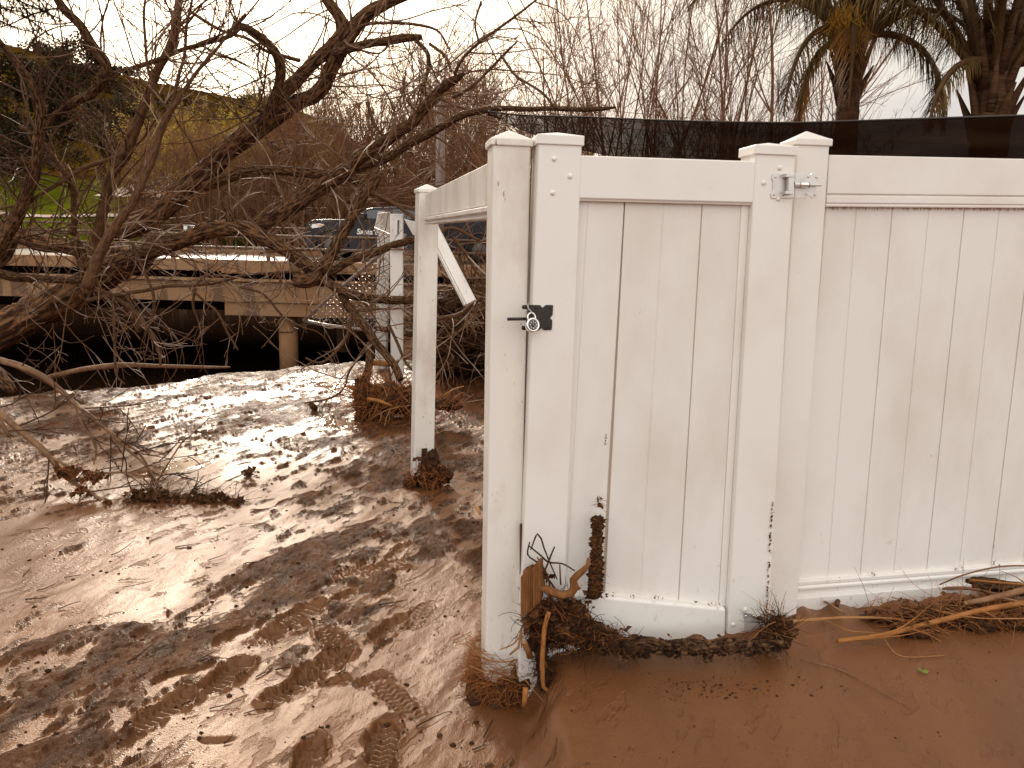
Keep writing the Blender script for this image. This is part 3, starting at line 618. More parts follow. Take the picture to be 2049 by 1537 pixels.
# far band behind the bridge
farp = [bare_proto('thicket_tree', 7.5, 6, .30, 12, M['stem2'], seed=31, thick=.06, tk=2.3), bare_proto('thicket_tree', 6.0, 8, .5, 11, M['stem'], seed=32, thick=.06, tk=2.3), bare_proto('thicket_tree', 8.5, 5, .22, 15, M['redstem'], seed=33, thick=.07, tk=2.3)]
wil = [bare_proto('budding_willow', 8.0, 7, .4, 12, M['stem2'], M['willow'], 9000, seed=41, thick=.05, upb=.03, tk=1.6), bare_proto('budding_willow', 7.0, 8, .5, 12, M['stem2'], M['willow'], 9000, seed=42, thick=.05, upb=.03, tk=1.6)]
rnd.seed(9); sp = []
for i in range(64):
    px = 270 + i * 13.5 + rnd.uniform(-12, 12); Y = rnd.choice((33.5, 36, 39, 44)); p = P(px, 400, Y)
    s_ = rnd.uniform(.75, 1.05) * (Y / 36) * (1.0 if px > 560 else .72); sp.append((p.x, Y, s_, rnd.randint(0, 2)))
scatter(farp, sp, lambda i, x, y: 'leafless brown thicket tree in the band beyond the bridge', 'bare tree', 'leafless trees beyond the bridge')
sp = []
for i in range(15):
    px = 300 + i * 25 + rnd.uniform(-12, 12); Y = rnd.choice((37, 42, 48)); p = P(px, 400, Y); sp.append((p.x, Y, rnd.uniform(.80, 1.02) * Y / 42, i))
scatter(wil, sp, lambda i, x, y: 'willow with yellow green buds in the band beyond the bridge', 'willow', 'yellow green willows beyond the bridge')

# dark evergreens on the slope at the left edge
def evergreen(seed):
    rnd.seed(seed); r = empty('evergreen_tree', (0, 0, 0)); b = MB(); b.tube([(0, 0, -.2), (.1, 0, 2), (0, .1, 4.5)], [.22, .17, .06], 8); b.build('trunk', M['bark'], r)
    b = MB()
    cl = [(Vector((rnd.gauss(0, 1.1), rnd.gauss(0, 1.1), rnd.uniform(1.2, 5.6))), rnd.uniform(.5, 1.1)) for _ in range(16)]
    for c_, rad in cl:
        for _ in range(420):
            d = Vector((rnd.gauss(0, 1), rnd.gauss(0, 1), rnd.gauss(0, .7))).normalized() * rad * rnd.uniform(.4, 1.1); p = c_ + d
            a = Vector((rnd.gauss(0, 1), rnd.gauss(0, 1), rnd.gauss(0, 1))).normalized() * .13; b2 = a.orthogonal().normalized() * .07
            b.face(p - a, p + b2, p + a, p - b2)
    b.build('crown', M['dark_leaf'], r); return r
ev = [evergreen(51), evergreen(52)]; sp = []
for i, (px, py, Y, s_) in enumerate(((-60, 340, 44, .95), (-5, 330, 52, .75), (52, 350, 50, .5), (-50, 250, 80, .9), (140, 172, 95, .55), (60, 250, 95, .7), (205, 330, 46, .8), (150, 210, 80, 1.2), (100, 300, 50, 1.0))):
    p = P(px, py, Y); o = ev[i % 2] if i < 2 else copy_tree(ev[i % 2]); o.location = p - Vector((0, 0, 1.0 * s_)); o.scale = (s_,) * 3; o.rotation_euler = (0, 0, i * 1.3)
    tag(o, 'dark evergreen on the slope, ' + ['at the far left edge low down', 'second along the left edge', 'smaller one near the green bank', 'large one high at the left edge', 'rounded one on the hill skyline', 'one below the skyline at left', 'small one beside the pale driveway', 'one on the mid slope', 'one between the bank and the skyline'][i], 'evergreen tree', 'dark evergreens on the hillside')

rnd.seed(61)
def hillshrub(seed):
    rnd.seed(seed); b = MB()
    for _ in range(7):
        c_ = Vector((rnd.gauss(0, .8), rnd.gauss(0, .8), rnd.uniform(.3, 1.3)))
        for _k in range(90):
            p = c_ + Vector((rnd.gauss(0, .5), rnd.gauss(0, .5), rnd.gauss(0, .4))); a = Vector((rnd.gauss(0, 1), rnd.gauss(0, 1), rnd.gauss(0, 1))).normalized() * .2; b2 = a.orthogonal().normalized() * .11; b.face(p - a, p + b2, p + a, p - b2)
    return b.build('hill_shrub', M['dark_leaf'])
hsh = [hillshrub(62), hillshrub(63)]
for i in range(44):
    u, v = .40 + .42 * rnd.random(), .12 + .82 * (1 - rnd.random() ** 1.6) * .62 / .62 * .58; p = hillf(u, v); o = hsh[i % 2] if i < 2 else copy_tree(hsh[i % 2]); k = rnd.uniform(.5, 1.3); o.location = p - Vector((0, 0, .2)); o.scale = (k * 1.3, k * 1.3, k); o.rotation_euler = (0, 0, i)
    tag(o, 'small dark shrub dotted on the olive hillside', 'shrub', 'shrubs dotted over the hillside')
# ---------------------------------------------------------------- palms
def leaflet_strip(b, p, d, ln, w, grav, mi=0):
    d = Vector(d).normalized(); side = d.cross(Vector((0, 0, 1)));
    side = side.normalized() * w if side.length > 1e-3 else Vector((w, 0, 0)); n0 = len(b.v); q = Vector(p); n = 4
    for i in range(n + 1):
        k = 1 - (i / n) ** 2 * .9; b.v.append(tuple(q - side * k)); b.v.append(tuple(q + side * k))
        d = (d + Vector((0, 0, -grav))).normalized(); q = q + d * (ln / n)
    for i in range(n): a = n0 + 2 * i; b.f.append((a, a + 1, a + 3, a + 2)); b.m.append(mi)
def frond(base, az, el, ln, parent, dead=False, droop=.055, seed=0):
    rnd.seed(seed); pts = [Vector(base)]; d = Vector((math.cos(az) * math.cos(el), math.sin(az) * math.cos(el), math.sin(el))); n = 26
    for i in range(n):
        d = (d + Vector((0, 0, -droop * (.35 + i / n * 1.1)))).normalized(); pts.append(pts[-1] + d * ln / n)
    b = MB(); b.tube(pts, [.05 * (1 - i / n) ** .8 + .008 for i in range(n + 1)], 6)
    for i in range(4, n):
        for k in range(5):
            f_ = (i + k / 5); j = int(f_); p = pts[j].lerp(pts[min(j + 1, n)], f_ - j); t_ = (pts[min(j + 1, n)] - pts[j]).normalized()
            s_ = t_.cross(Vector((0, 0, 1))); s_ = s_.normalized() if s_.length > .01 else Vector((1, 0, 0))
            ll = (.84 * math.sin(math.pi * min(1, (f_ / n) * .85 + .13)) + .12) * rnd.uniform(.75, 1.1) * ln / 3.4
            for sg in (-1, 1):
                dd = s_ * sg * rnd.uniform(.5, 1) + t_ * rnd.uniform(.35, .9) + Vector((0, 0, rnd.uniform(-.3, .5))); leaflet_strip(b, p, dd, ll, rnd.uniform(.004, .009), rnd.uniform(.28, .6), 1)
    o = b.build('frond', [M['petiole'], M['deadfrond'] if dead else M['frond']], parent)
    if dead: o['label'] = 'dry straw coloured frond hanging down'
def palm(px, pyc, Y, r0, r1, label, fronds, fruit, seed):
    c_ = P(px, pyc, Y); z0 = gz(c_.x, Y); base = Vector((c_.x, Y, z0)); r = empty('palm_tree', tuple(base), label, 'palm tree')
    b = MB(); n = 40; pts = []; rr = []
    for i in range(n + 1):
        k = i / n; pts.append(Vector((c_.x + .04 * math.sin(k * 3), Y, z0 - .1 + (c_.z - z0 + .9) * k))); rr.append((r0 + (r1 - r0) * k) * (1 + (.05 if i % 2 else 0)) * (1 if k < .9 else 1.0))
    b.tube(pts, rr, 18, rough=.03); b.build('trunk', M['palm_trunk'], r)
    rnd.seed(seed); b = MB()
    for i in range(26):                          # old leaf bases round the head of the trunk
        a_ = i * 2.4; zz = c_.z - .75 + i * .055; d = Vector((math.cos(a_), math.sin(a_), 0)); p = Vector((c_.x, Y, zz)) + d * r1 * .8
        b.tube([p, p + d * .10 + Vector((0, 0, .3)), p + d * .26 + Vector((0, 0, .55 + rnd.uniform(0, .25)))], [.07, .05, .012], 5)
    b.build('leaf_bases', M['palm_trunk'], r)
    for i, (az, el, ln, dead, dr) in enumerate(fronds): frond(Vector((c_.x, Y, c_.z + .05 * i / 3)) + Vector((math.cos(R(az)), math.sin(R(az)), 0)) * r1 * .7, R(az), R(el), ln, r, dead, dr, seed * 100 + i)
    if fruit:
        b = MB(); p0 = P(fruit[0], fruit[1], Y - .5)
        for i in range(130):
            d = Vector((rnd.gauss(0, .35), rnd.gauss(0, .3), -1)); st = p0 + Vector((rnd.gauss(0, .10), rnd.gauss(0, .1), .25 + rnd.gauss(0, .05)))
            p_, q_ = wander(st, d, rnd.uniform(.3, .75), .008, .006, .08, .25); b.tube(p_, q_, 3)
        b.build('flower_spray', M['fruit'], r)
palm(1702, 110, 12.5, .25, .115, 'palm with an orange flower spray, nearer the middle of the view',
     [(180, 62, 3.8, 0, .075), (150, 70, 3.6, 0, .06), (200, 48, 3.2, 0, .09), (0, 60, 3.4, 0, .09), (20, 45, 3.2, 0, .10), (340, 50, 3.3, 0, .10), (260, 70, 3.3, 0, .08), (285, 58, 3.0, 0, .09), (90, 65, 3.4, 0, .08), (60, 55, 3.2, 0, .08), (120, 50, 3.2, 0, .09),
      (230, 55, 3.0, 0, .09), (310, 66, 3.4, 0, .08), (250, 20, 2.2, 1, .16), (185, -5, 1.9, 1, .30), (350, 15, 2.2, 0, .16), (215, 15, 2.2, 0, .15)], (1685, 60), 3)
palm(1988, 165, 10.5, .25, .19, 'stout palm at the right edge with arching fronds',
     [(178, 52, 3.0, 0, .075), (160, 62, 3.4, 0, .05), (192, 72, 3.2, 0, .05), (0, 55, 3.2, 0, .07), (25, 65, 3.2, 0, .06), (335, 52, 3.0, 0, .08), (265, 75, 3.0, 0, .06), (240, 60, 2.6, 0, .08), (90, 60, 3.2, 0, .07), (300, 60, 2.8, 0, .09),
      (130, 70, 3.4, 0, .06), (350, 20, 2.4, 0, .13), (205, 12, 1.5, 0, .14), (320, 5, 1.8, 0, .16)], None, 4)

# ---------------------------------------------------------------- pole and wires
p = P(880, 470, 23.0)
r = empty('utility_pole', (p.x, 23.0, .9), 'grey weathered wooden pole standing beyond the fallen tree', 'pole')
b = MB(); t_ = P(882, 199, 23.0); b.tube([(p.x, 23, -.2), (t_.x, 23, t_.z)], [.135, .125], 14, rough=.02); b.build('shaft', M['pole'], r)
b = MB(); b.cyl((t_.x, 23, t_.z - .03), (t_.x, 23, t_.z + .05), .155, 14); b.tube([(t_.x - .02, 22.86, t_.z - .16), (t_.x + .25, 22.86, t_.z - .22)], .05, 6); b.build('cap', M['pole'], r)
for i, (a, b_, c_) in enumerate((((-60, 62, 34), (882, 202, 23.2), (2300, 300, 30)), ((-60, 90, 34), (885, 212, 23.1), (2300, 330, 30)), ((100, 140, 30), (880, 186, 27), (2300, 285, 33)), ((300, 180, 30), (884, 246, 23.2), (2300, 350, 30)), ((300, 200, 30), (884, 256, 23.3), (2300, 365, 30)))):
    A, B_, C_ = P(*a), P(*b_), P(*c_); pts = []
    for u, v in ((A, B_), (B_, C_)):
        for k in range(16): f_ = k / 16; q = u.lerp(v, f_); q.z -= .5 * 4 * f_ * (1 - f_) * .6; pts.append(q)
    pts.append(C_); b = MB(); b.tube(pts, .011, 4); o = b.build('overhead_wire', M['black'])
    tag(o, 'thin dark wire strung past the grey pole, ' + ['topmost', 'second from the top', 'third from the top', 'fourth from the top', 'lowest'][i], 'wire', 'overhead wires')

# ---------------------------------------------------------------- shade cloth
def cloth():
    top = [(976, 224, 6.6), (1050, 232, 6.3), (1180, 236, 5.9), (1350, 243, 5.5), (1560, 247, 5.1), (1700, 244, 4.9), (1850, 239, 4.7), (2080, 232, 4.5), (2300, 228, 4.4)]
    bot = [(976, 226, 6.6), (1050, 262, 6.35), (1180, 305, 6.0), (1350, 335, 5.6), (1560, 350, 5.2), (1700, 360, 5.0), (1850, 365, 4.8), (2080, 370, 4.6), (2300, 380, 4.5)]
    T, _ = crom([(*P(*a), .01) for a in top], .05); k = len(T); B_, _ = crom([(*P(*a), .01) for a in bot], .05)
    me = bpy.data.meshes.new('shade_cloth'); V = []; Fc = []; UV = []; nv = 22
    for i in range(k):
        f_ = i / (k - 1); q = B_[min(len(B_) - 1, int(f_ * (len(B_) - 1)))]
        for j in range(nv + 1):
            v = j / nv; p = T[i].lerp(q, v); w = mn.noise(Vector((p.x * 1.6 + v * 1.5, v * 2.5 - p.x * .9, 0))) * .09 + mn.noise(Vector((p.x * 5 + v * 6, v * 3, 4))) * .02
            V.append((p.x, p.y + w * min(1, v * 4), p.z - .03 * math.sin(v * 3.1) * mn.noise(Vector((p.x * 2, 0, 9))))); UV.append((f_, v))
    for i in range(k - 1):
        for j in range(nv): a = i * (nv + 1) + j; Fc.append((a, a + nv + 1, a + nv + 2, a + 1))
    me.from_pydata(V, [], Fc); uv = me.uv_layers.new(); uv.data.foreach_set('uv', np.array([UV[l.vertex_index] for l in me.loops]).ravel())
    me.polygons.foreach_set('use_smooth', [True] * len(Fc)); me.materials.append(M['cloth'])
    o = bpy.data.objects.new('shade_cloth', me); col.objects.link(o); s_ = o.modifiers.new('s', 'SOLIDIFY'); s_.thickness = .002
    tag(o, 'dark brown shade cloth strung in a long band above and behind the white fence', 'shade cloth')
    b = MB(); b.tube([p + Vector((0, -.004, .004)) for p in T], .006, 5); c2 = b.build('hem_rope', M['black'], o)
cloth()

# ---------------------------------------------------------------- fence posts
def post(name, label, cat, tl, tr, br, bl, Yl, Yr, parent=None, depth=.127, m='vinyl', capname='cap', capped=True, sink=.12, mside=None, group=None):
    """tl..bl: front face corners as sight lines; Yl, Yr: how far off its left and right edges stand"""
    A = P(*tl, Yl); B_ = P(*tr, Yr); C_ = P(*br, Yr); D = P(*bl, Yl)
    ux = Vector((B_.x - A.x, B_.y - A.y, 0)).normalized(); nb = Vector((-ux.y, ux.x, 0)); dn = (D - A).normalized(); dn2 = (C_ - B_).normalized()
    zt = (A.z + B_.z) / 2; A = A + dn * ((A.z - zt) / -dn.z if abs(dn.z) > 0 else 0); B_ = B_ + dn2 * ((B_.z - zt) / -dn2.z)
    zb = min(C_.z, D.z) - sink; D = D + dn * ((D.z - zb) / -dn.z); C_ = C_ + dn2 * ((C_.z - zb) / -dn2.z)
    dv = nb * depth
    if parent is None:
        r = empty(name, tuple(D.lerp(C_, .5) + dv / 2), label, cat, group); pn_ = 'shaft'
    else: r = parent; pn_ = name
    b = MB(); b.box8([A, B_, C_, D, A + dv, B_ + dv, C_ + dv, D + dv]); o = b.build(pn_, M[m], r, False, .007, 3)
    if capped:
        e = .007; h1, h2 = .034, .022; fa, fb = A - ux * e - nb * e, B_ + ux * e - nb * e; ba, bb = A + dv - ux * e + nb * e, B_ + dv + ux * e + nb * e; Z = Vector((0, 0, 1)); ch = .011
        b = MB(); lo = [fa, fb, bb, ba]; lo = [p - Z * .012 for p in lo]; up_ = [p + Z * (h1 - .012) for p in lo]; c_ = sum(lo, Vector()) / 4
        inn = [p.lerp(c_, .12) + Z * .006 for p in up_]; top = c_ + Z * (h1 + h2)
        n = 0; b.v = [tuple(p) for p in lo + up_ + inn + [top]]
        for i in range(4): j = (i + 1) % 4; b.f += [(i, j, 4 + j, 4 + i), (4 + i, 4 + j, 8 + j, 8 + i), (8 + i, 8 + j, 12)]
        b.f.append((3, 2, 1, 0)); b.m = [0] * len(b.f); b.build(capname, M[m], o if parent is not None else r, False, .003, 2)
    return r, (A, B_, C_, D, ux, nb)
postA, cA = post('fence_post', 'tall white vinyl post left of the gate with brown roots round its foot', 'fence post', (986, 283), (1063, 285), (1036, 1400), (970, 1400), 2.60, 2.62, m='vinyl_side', sink=.2)
postB, cB = post('fence_post', 'white vinyl post carrying the far end of the leaning top rail', 'fence post', (839, 381), (879, 382), (868, 965), (828, 965), 5.12, 5.16, m='vinyl_side', sink=.3)
postC, cC = post('fence_post', 'capless white vinyl post with an empty slot near its top, among the limbs', 'fence post', (780, 428), (806, 428), (806, 800), (782, 800), 7.45, 7.46, m='vinyl_side', capped=False, sink=.4)
postD, cD = post('fence_post', 'farthest white vinyl post, half hidden behind the slotted post', 'fence post', (756, 424), (778, 424), (772, 735), (750, 735), 9.2, 9.2, m='vinyl_side', capped=False, sink=.4)
# the slot near the top of the third post and the notch at the foot of the second one
b = MB(); q = [P(789, 446, 7.445), P(797, 440, 7.445), P(797, 468, 7.445), P(789, 472, 7.445)]; b.prism(q, (0, .02, 0)); b.build('slot', M['vinyl_side'], postC, False)
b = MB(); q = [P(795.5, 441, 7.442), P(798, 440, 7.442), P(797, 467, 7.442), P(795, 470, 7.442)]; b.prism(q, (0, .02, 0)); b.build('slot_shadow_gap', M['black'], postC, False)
nb_ = [P(844, 899, 5.10), P(854, 898, 5.10), P(855, 912, 5.10), P(858, 946, 5.10), P(840, 948, 5.10), P(843, 915, 5.10)]
b = MB(); b.prism(nb_, (0, .02, 0)); b.build('notch', M['litter'], postB, False)

# top rail between the first two posts, seen from its yard side
def profile_rail(name, TL, BL, TR, BR, out, prof, m, parent, back=.04, bevel=.002):
    """prof: (v, o) pairs down the face, o = how far it stands proud along `out`"""
    b = MB(); k = len(prof)
    for T_, B_ in ((TL, BL), (TR, BR)):
        for v, o_ in prof: b.v.append(tuple(T_.lerp(B_, v) + out * o_))
        b.v.append(tuple(B_ - out * back)); b.v.append(tuple(T_ - out * back))
    kk = k + 2
    for i in range(kk): j = (i + 1) % kk; b.f.append((i, j, kk + j, kk + i)); b.m.append(0)
    b.f.append(tuple(range(kk))[::-1]); b.f.append(tuple(range(kk, 2 * kk))); b.m += [0, 0]
    return b.build(name, m, parent, False, bevel, 2)
RAIL = [(0, .004), (.012, .012), (.74, .012), (.765, -.004), (.79, .026), (.88, .026), (.90, .008), (.94, .008), (.96, .020), (1, .018)]
p1, p2 = P(1000, 318, 2.70), P(1000, 436.7, 2.70); q1, q2 = P(855, 388, 5.08), P(855, 449, 5.08)
dirA = Vector((q1.x - p1.x, q1.y - p1.y, 0)).normalized(); outR = Vector((-dirA.y, dirA.x, 0))
rr_ = empty('fence_rail', tuple(p1), 'white vinyl top rail running from the tall front post back to the second post', 'fence rail')
profile_rail('rail', q1, q2, p1, p2, outR, RAIL, M['vinyl_side'], rr_)
# fallen rail leaning from the third post down to the debris
rr_ = empty('fence_rail', tuple(P(935, 620, 6.7)), 'white vinyl rail hanging diagonally behind the second post, its lower end on the debris', 'fence rail')
a1, a2 = P(862, 424, 6.9), P(839, 437, 6.9); e1, e2 = P(952, 600, 6.6), P(932, 628, 6.6)
ax_ = (e1 - a1).normalized(); vv = (a2 - a1); vv = (vv - ax_ * vv.dot(ax_)); outF = ax_.cross(vv).normalized();
if outF.y > 0: outF = -outF
profile_rail('rail', a1, a1 + vv, e1, e1 + vv * 1.0, outF, RAIL, M['vinyl_side'], rr_, back=.045)
rr_ = empty('fence_rail', tuple(P(822, 455, 7.2)), 'small wedge shaped white rail fragment between the slotted post and the second post', 'fence rail')
b = MB(); b.prism([P(808, 438, 7.3), P(842, 446, 7.1), P(842, 474, 7.1), P(826, 470, 7.2)], (0, .04, 0)); b.build('rail', M['vinyl_side'], rr_, False, .003)
rr_ = empty('fence_rail', tuple(P(740, 430, 9.0)), 'short broken white rail end beside the farthest post top', 'fence rail')
profile_rail('rail', P(756, 427, 9.0), P(748, 462, 9.0), P(780, 424, 8.2), P(780, 480, 8.2), Vector((0, -1, 0)), RAIL, M['vinyl_side'], rr_, back=.03)

# ---------------------------------------------------------------- gate
gA, gB = P(1078, 285, 2.57), P(1592, 305, 2.69); GP = Plane(gA, gB)
gate = empty('gate', tuple(GP.pt(1290, 1255)), 'closed white vinyl gate of vertical boards with a padlocked black latch', 'gate')
def stile(name, pts, capped, lab):
    b = MB(); q = [GP.pt(*a) for a in pts]; zt = (q[0].z + q[1].z) / 2; q[0].z = q[1].z = zt; dv = -GP.n * .12
    b.box8(q + [p + dv for p in q]); o = b.build(name, M['vinyl'], gate, False, .006, 3); o['label'] = lab
    e = .006; A, B_ = q[0], q[1]; ux = GP.u; n_ = GP.n; Z = Vector((0, 0, 1))
    lo = [A - ux * e + n_ * e, B_ + ux * e + n_ * e, B_ + dv + ux * e - n_ * e, A + dv - ux * e - n_ * e]; lo = [p - Z * .010 for p in lo]; u_ = [p + Z * .030 for p in lo]; c_ = sum(lo, Vector()) / 4; inn = [p.lerp(c_, .12) + Z * .005 for p in u_]
    b = MB(); b.v = [tuple(p) for p in lo + u_ + inn + [c_ + Z * .045]]
    for i in range(4): j = (i + 1) % 4; b.f += [(i, j, 4 + j, 4 + i), (4 + i, 4 + j, 8 + j, 8 + i), (8 + i, 8 + j, 12)]
    b.f.append((3, 2, 1, 0)); b.m = [0] * len(b.f); b.build('cap', M['vinyl'], o, False, .003, 2); return o
stile('stile', [(1078, 284), (1165, 283), (1122, 1420), (1034, 1420)], True, 'left stile with three domed bolts and the latch')
stile('stile', [(1513, 303), (1592, 305), (1530, 1400), (1447, 1400)], True, 'right stile with the hinges')
off = -.012
GR = [(0, .0), (.015, .008), (.93, .008), (.965, .002), (1, .0)]
profile_rail('top_rail', GP.pt(1160, 311, off), GP.pt(1158, 402, off), GP.pt(1516, 323, off), GP.pt(1510, 411, off), GP.n, GR, M['vinyl'], gate)
# kicked bottom rail, its lower edge sunk in the mud
profile_rail('bottom_rail', GP.pt(1124, 1185, .0), GP.pt(1108, 1420, .0), GP.pt(1451, 1217, .0), GP.pt(1444, 1420, .0), GP.n, [(0, -.004), (.015, .004), (.25, .006), (1, .004)], M['vinyl'], gate, back=.045, bevel=.004)
def board_panel(name, pl, tops, bots, yt, yb, offs, grooves, m, parent, th=.02, wid=1.6):
    """grooves: list of (x at top, x at bottom, depth, half width px)"""
    b = MB(); xs = []
    (xa, xb) = tops; (ya, yb_) = bots; cols = [(xa, ya, 0)]
    for gx, gy, dp, hw, *o5 in grooves: hb = o5[0] if o5 else hw; cols += [(gx - hw, gy - hb, 0), (gx - hw * .3, gy - hb * .6 if o5 else gy - hb * .3, -dp), (gx + hw * .3, gy + hb * .6 if o5 else gy + hb * .3, -dp), (gx + hw, gy + hb, 0)]
    cols.append((xb, yb_, 0)); fr = []
    for cx_, cy_, dp in cols:
        ft = (cx_ - xa) / (xb - xa); fb = (cy_ - ya) / (yb_ - ya)
        fr.append((pl.pt(cx_, yt[0] + (yt[1] - yt[0]) * ft, offs + dp), pl.pt(cy_, yb[0] + (yb[1] - yb[0]) * fb, offs + dp)))
    n = len(fr)
    for a_, b_ in fr: b.v += [tuple(a_), tuple(b_)]
    for i in range(n - 1): b.f.append((2 * i, 2 * i + 1, 2 * i + 3, 2 * i + 2)); g_ = cols[i][2] < 0 and cols[i + 1][2] < 0 and abs(cols[i][2]) > .004; b.m.append(1 if g_ else 0)
    k = len(b.v); bk = [fr[0][0], fr[0][1], fr[-1][1], fr[-1][0]]; b.v += [tuple(p - pl.n * th) for p in bk]
    b.f += [(k, k + 3, k + 2, k + 1), (0, k, k + 1, 1), (2 * n - 2, 2 * n - 1, k + 2, k + 3)]; b.m += [0, 0, 0]
    return b.build(name, [M[m], M['groove']], parent, False)
board_panel('board_panel', GP, (1160, 1516), (1110, 1456), (400, 410), (1186, 1216), -.030,
            [(1177, 1131, .002, 1.2), (1250, 1206, .010, 1.5, 4.5), (1328, 1280, .002, 1.8), (1405, 1357, .0045, 1.6), (1484, 1438, .0042, 1.6)], 'panel', gate)
b = MB(); b.prism([GP.pt(1484, 409, -.026), GP.pt(1500, 409, -.026), GP.pt(1452, 1214, -.026), GP.pt(1439, 1212, -.026)], -GP.n * .02); b.build('edge_strip', M['vinyl'], gate, False, .003)
def bolt(px, py, r_=.0085, h=.006, par=None, pl=GP, o_=0.0, m='vinyl', name='bolt'):
    b = MB(); b.dome(pl.pt(px, py, o_), pl.n, r_, h); return b.build(name, M[m], par or gate)
for q in ((1109, 318), (1140.5, 353), (1106, 386), (1560, 336), (1528, 366), (1557, 398), (1491, 1220), (1467, 1250)): bolt(*q)

# black latch on the left stile, its rod reaching across to the post
S6 = lambda x, y: (980 + x / 12.8, 580 + y / 12.8)
lat = empty('latch', tuple(GP.pt(1080, 635, .01))); lat.parent = gate; lat.matrix_parent_inverse = Matrix.Translation(gate.location).inverted()
def lp(o_, name, poly, off_, th, m='black', bev=.0012, pl=GP):
    b = MB(); b.prism([pl.pt(*S6(*a), off_ + th) for a in poly], -pl.n * th); ob = b.build(name, M[m], None, False, bev); ob.parent = o_; ob.matrix_parent_inverse = Matrix.Translation(gate.location).inverted() if o_ is gate else Matrix.Translation(lat.location).inverted(); return ob
# latch hangs straight under the gate in the hierarchy: an Empty of its own is kept as a part
plate_ = lp(lat, 'plate', [(975, 385), (1290, 392), (1352, 462), (1436, 388), (1615, 390), (1625, 420), (1612, 640), (1545, 722), (1604, 782), (1594, 1005), (1575, 1032), (1398, 1036), (1322, 980), (1255, 1040), (985, 1040)], 0, .004)
lp(lat, 'keeper_arm', [(845, 395), (990, 388), (990, 500), (855, 500), (832, 480), (832, 415)], .004, .006)
lp(lat, 'keeper_arm', [(835, 925), (990, 925), (990, 1035), (838, 1032), (820, 1010), (820, 945)], .004, .006)
b = MB(); b.tube([GP.pt(*S6(450, 752), .02), GP.pt(*S6(950, 745), .02)], .0052, 12); o = b.build('rod', M['black'], None); o.parent = lat; o.matrix_parent_inverse = Matrix.Translation(lat.location).inverted()
b = MB(); b.prism([GP.pt(*S6(*a), .012) for a in ((965, 510), (1080, 540), (1080, 600), (1040, 640), (1040, 700), (965, 720))], GP.n * .012); o = b.build('hasp', M['black'], None, False, .002); o.parent = lat; o.matrix_parent_inverse = Matrix.Translation(lat.location).inverted()
b = MB(); b.tube([GP.pt(*S6(*a), o_) for a, o_ in (((985, 350), .008), ((975, 420), .018), ((990, 490), .016), ((1040, 535), .02), ((1070, 580), .026))], .0028, 7); o = b.build('wire_loop', M['pipe'], None); o.parent = lat; o.matrix_parent_inverse = Matrix.Translation(lat.location).inverted()
for q in ((895, 442), (1185, 465), (1545, 450), (1515, 955), (1450, 970), (870, 975)):
    b = MB(); b.dome(GP.pt(*S6(*q), .0045 if q[0] > 1000 else .010), GP.n, .0042, .0025, seg=10); o = b.build('screw', M['black'], None); o.parent = lat; o.matrix_parent_inverse = Matrix.Translation(lat.location).inverted()

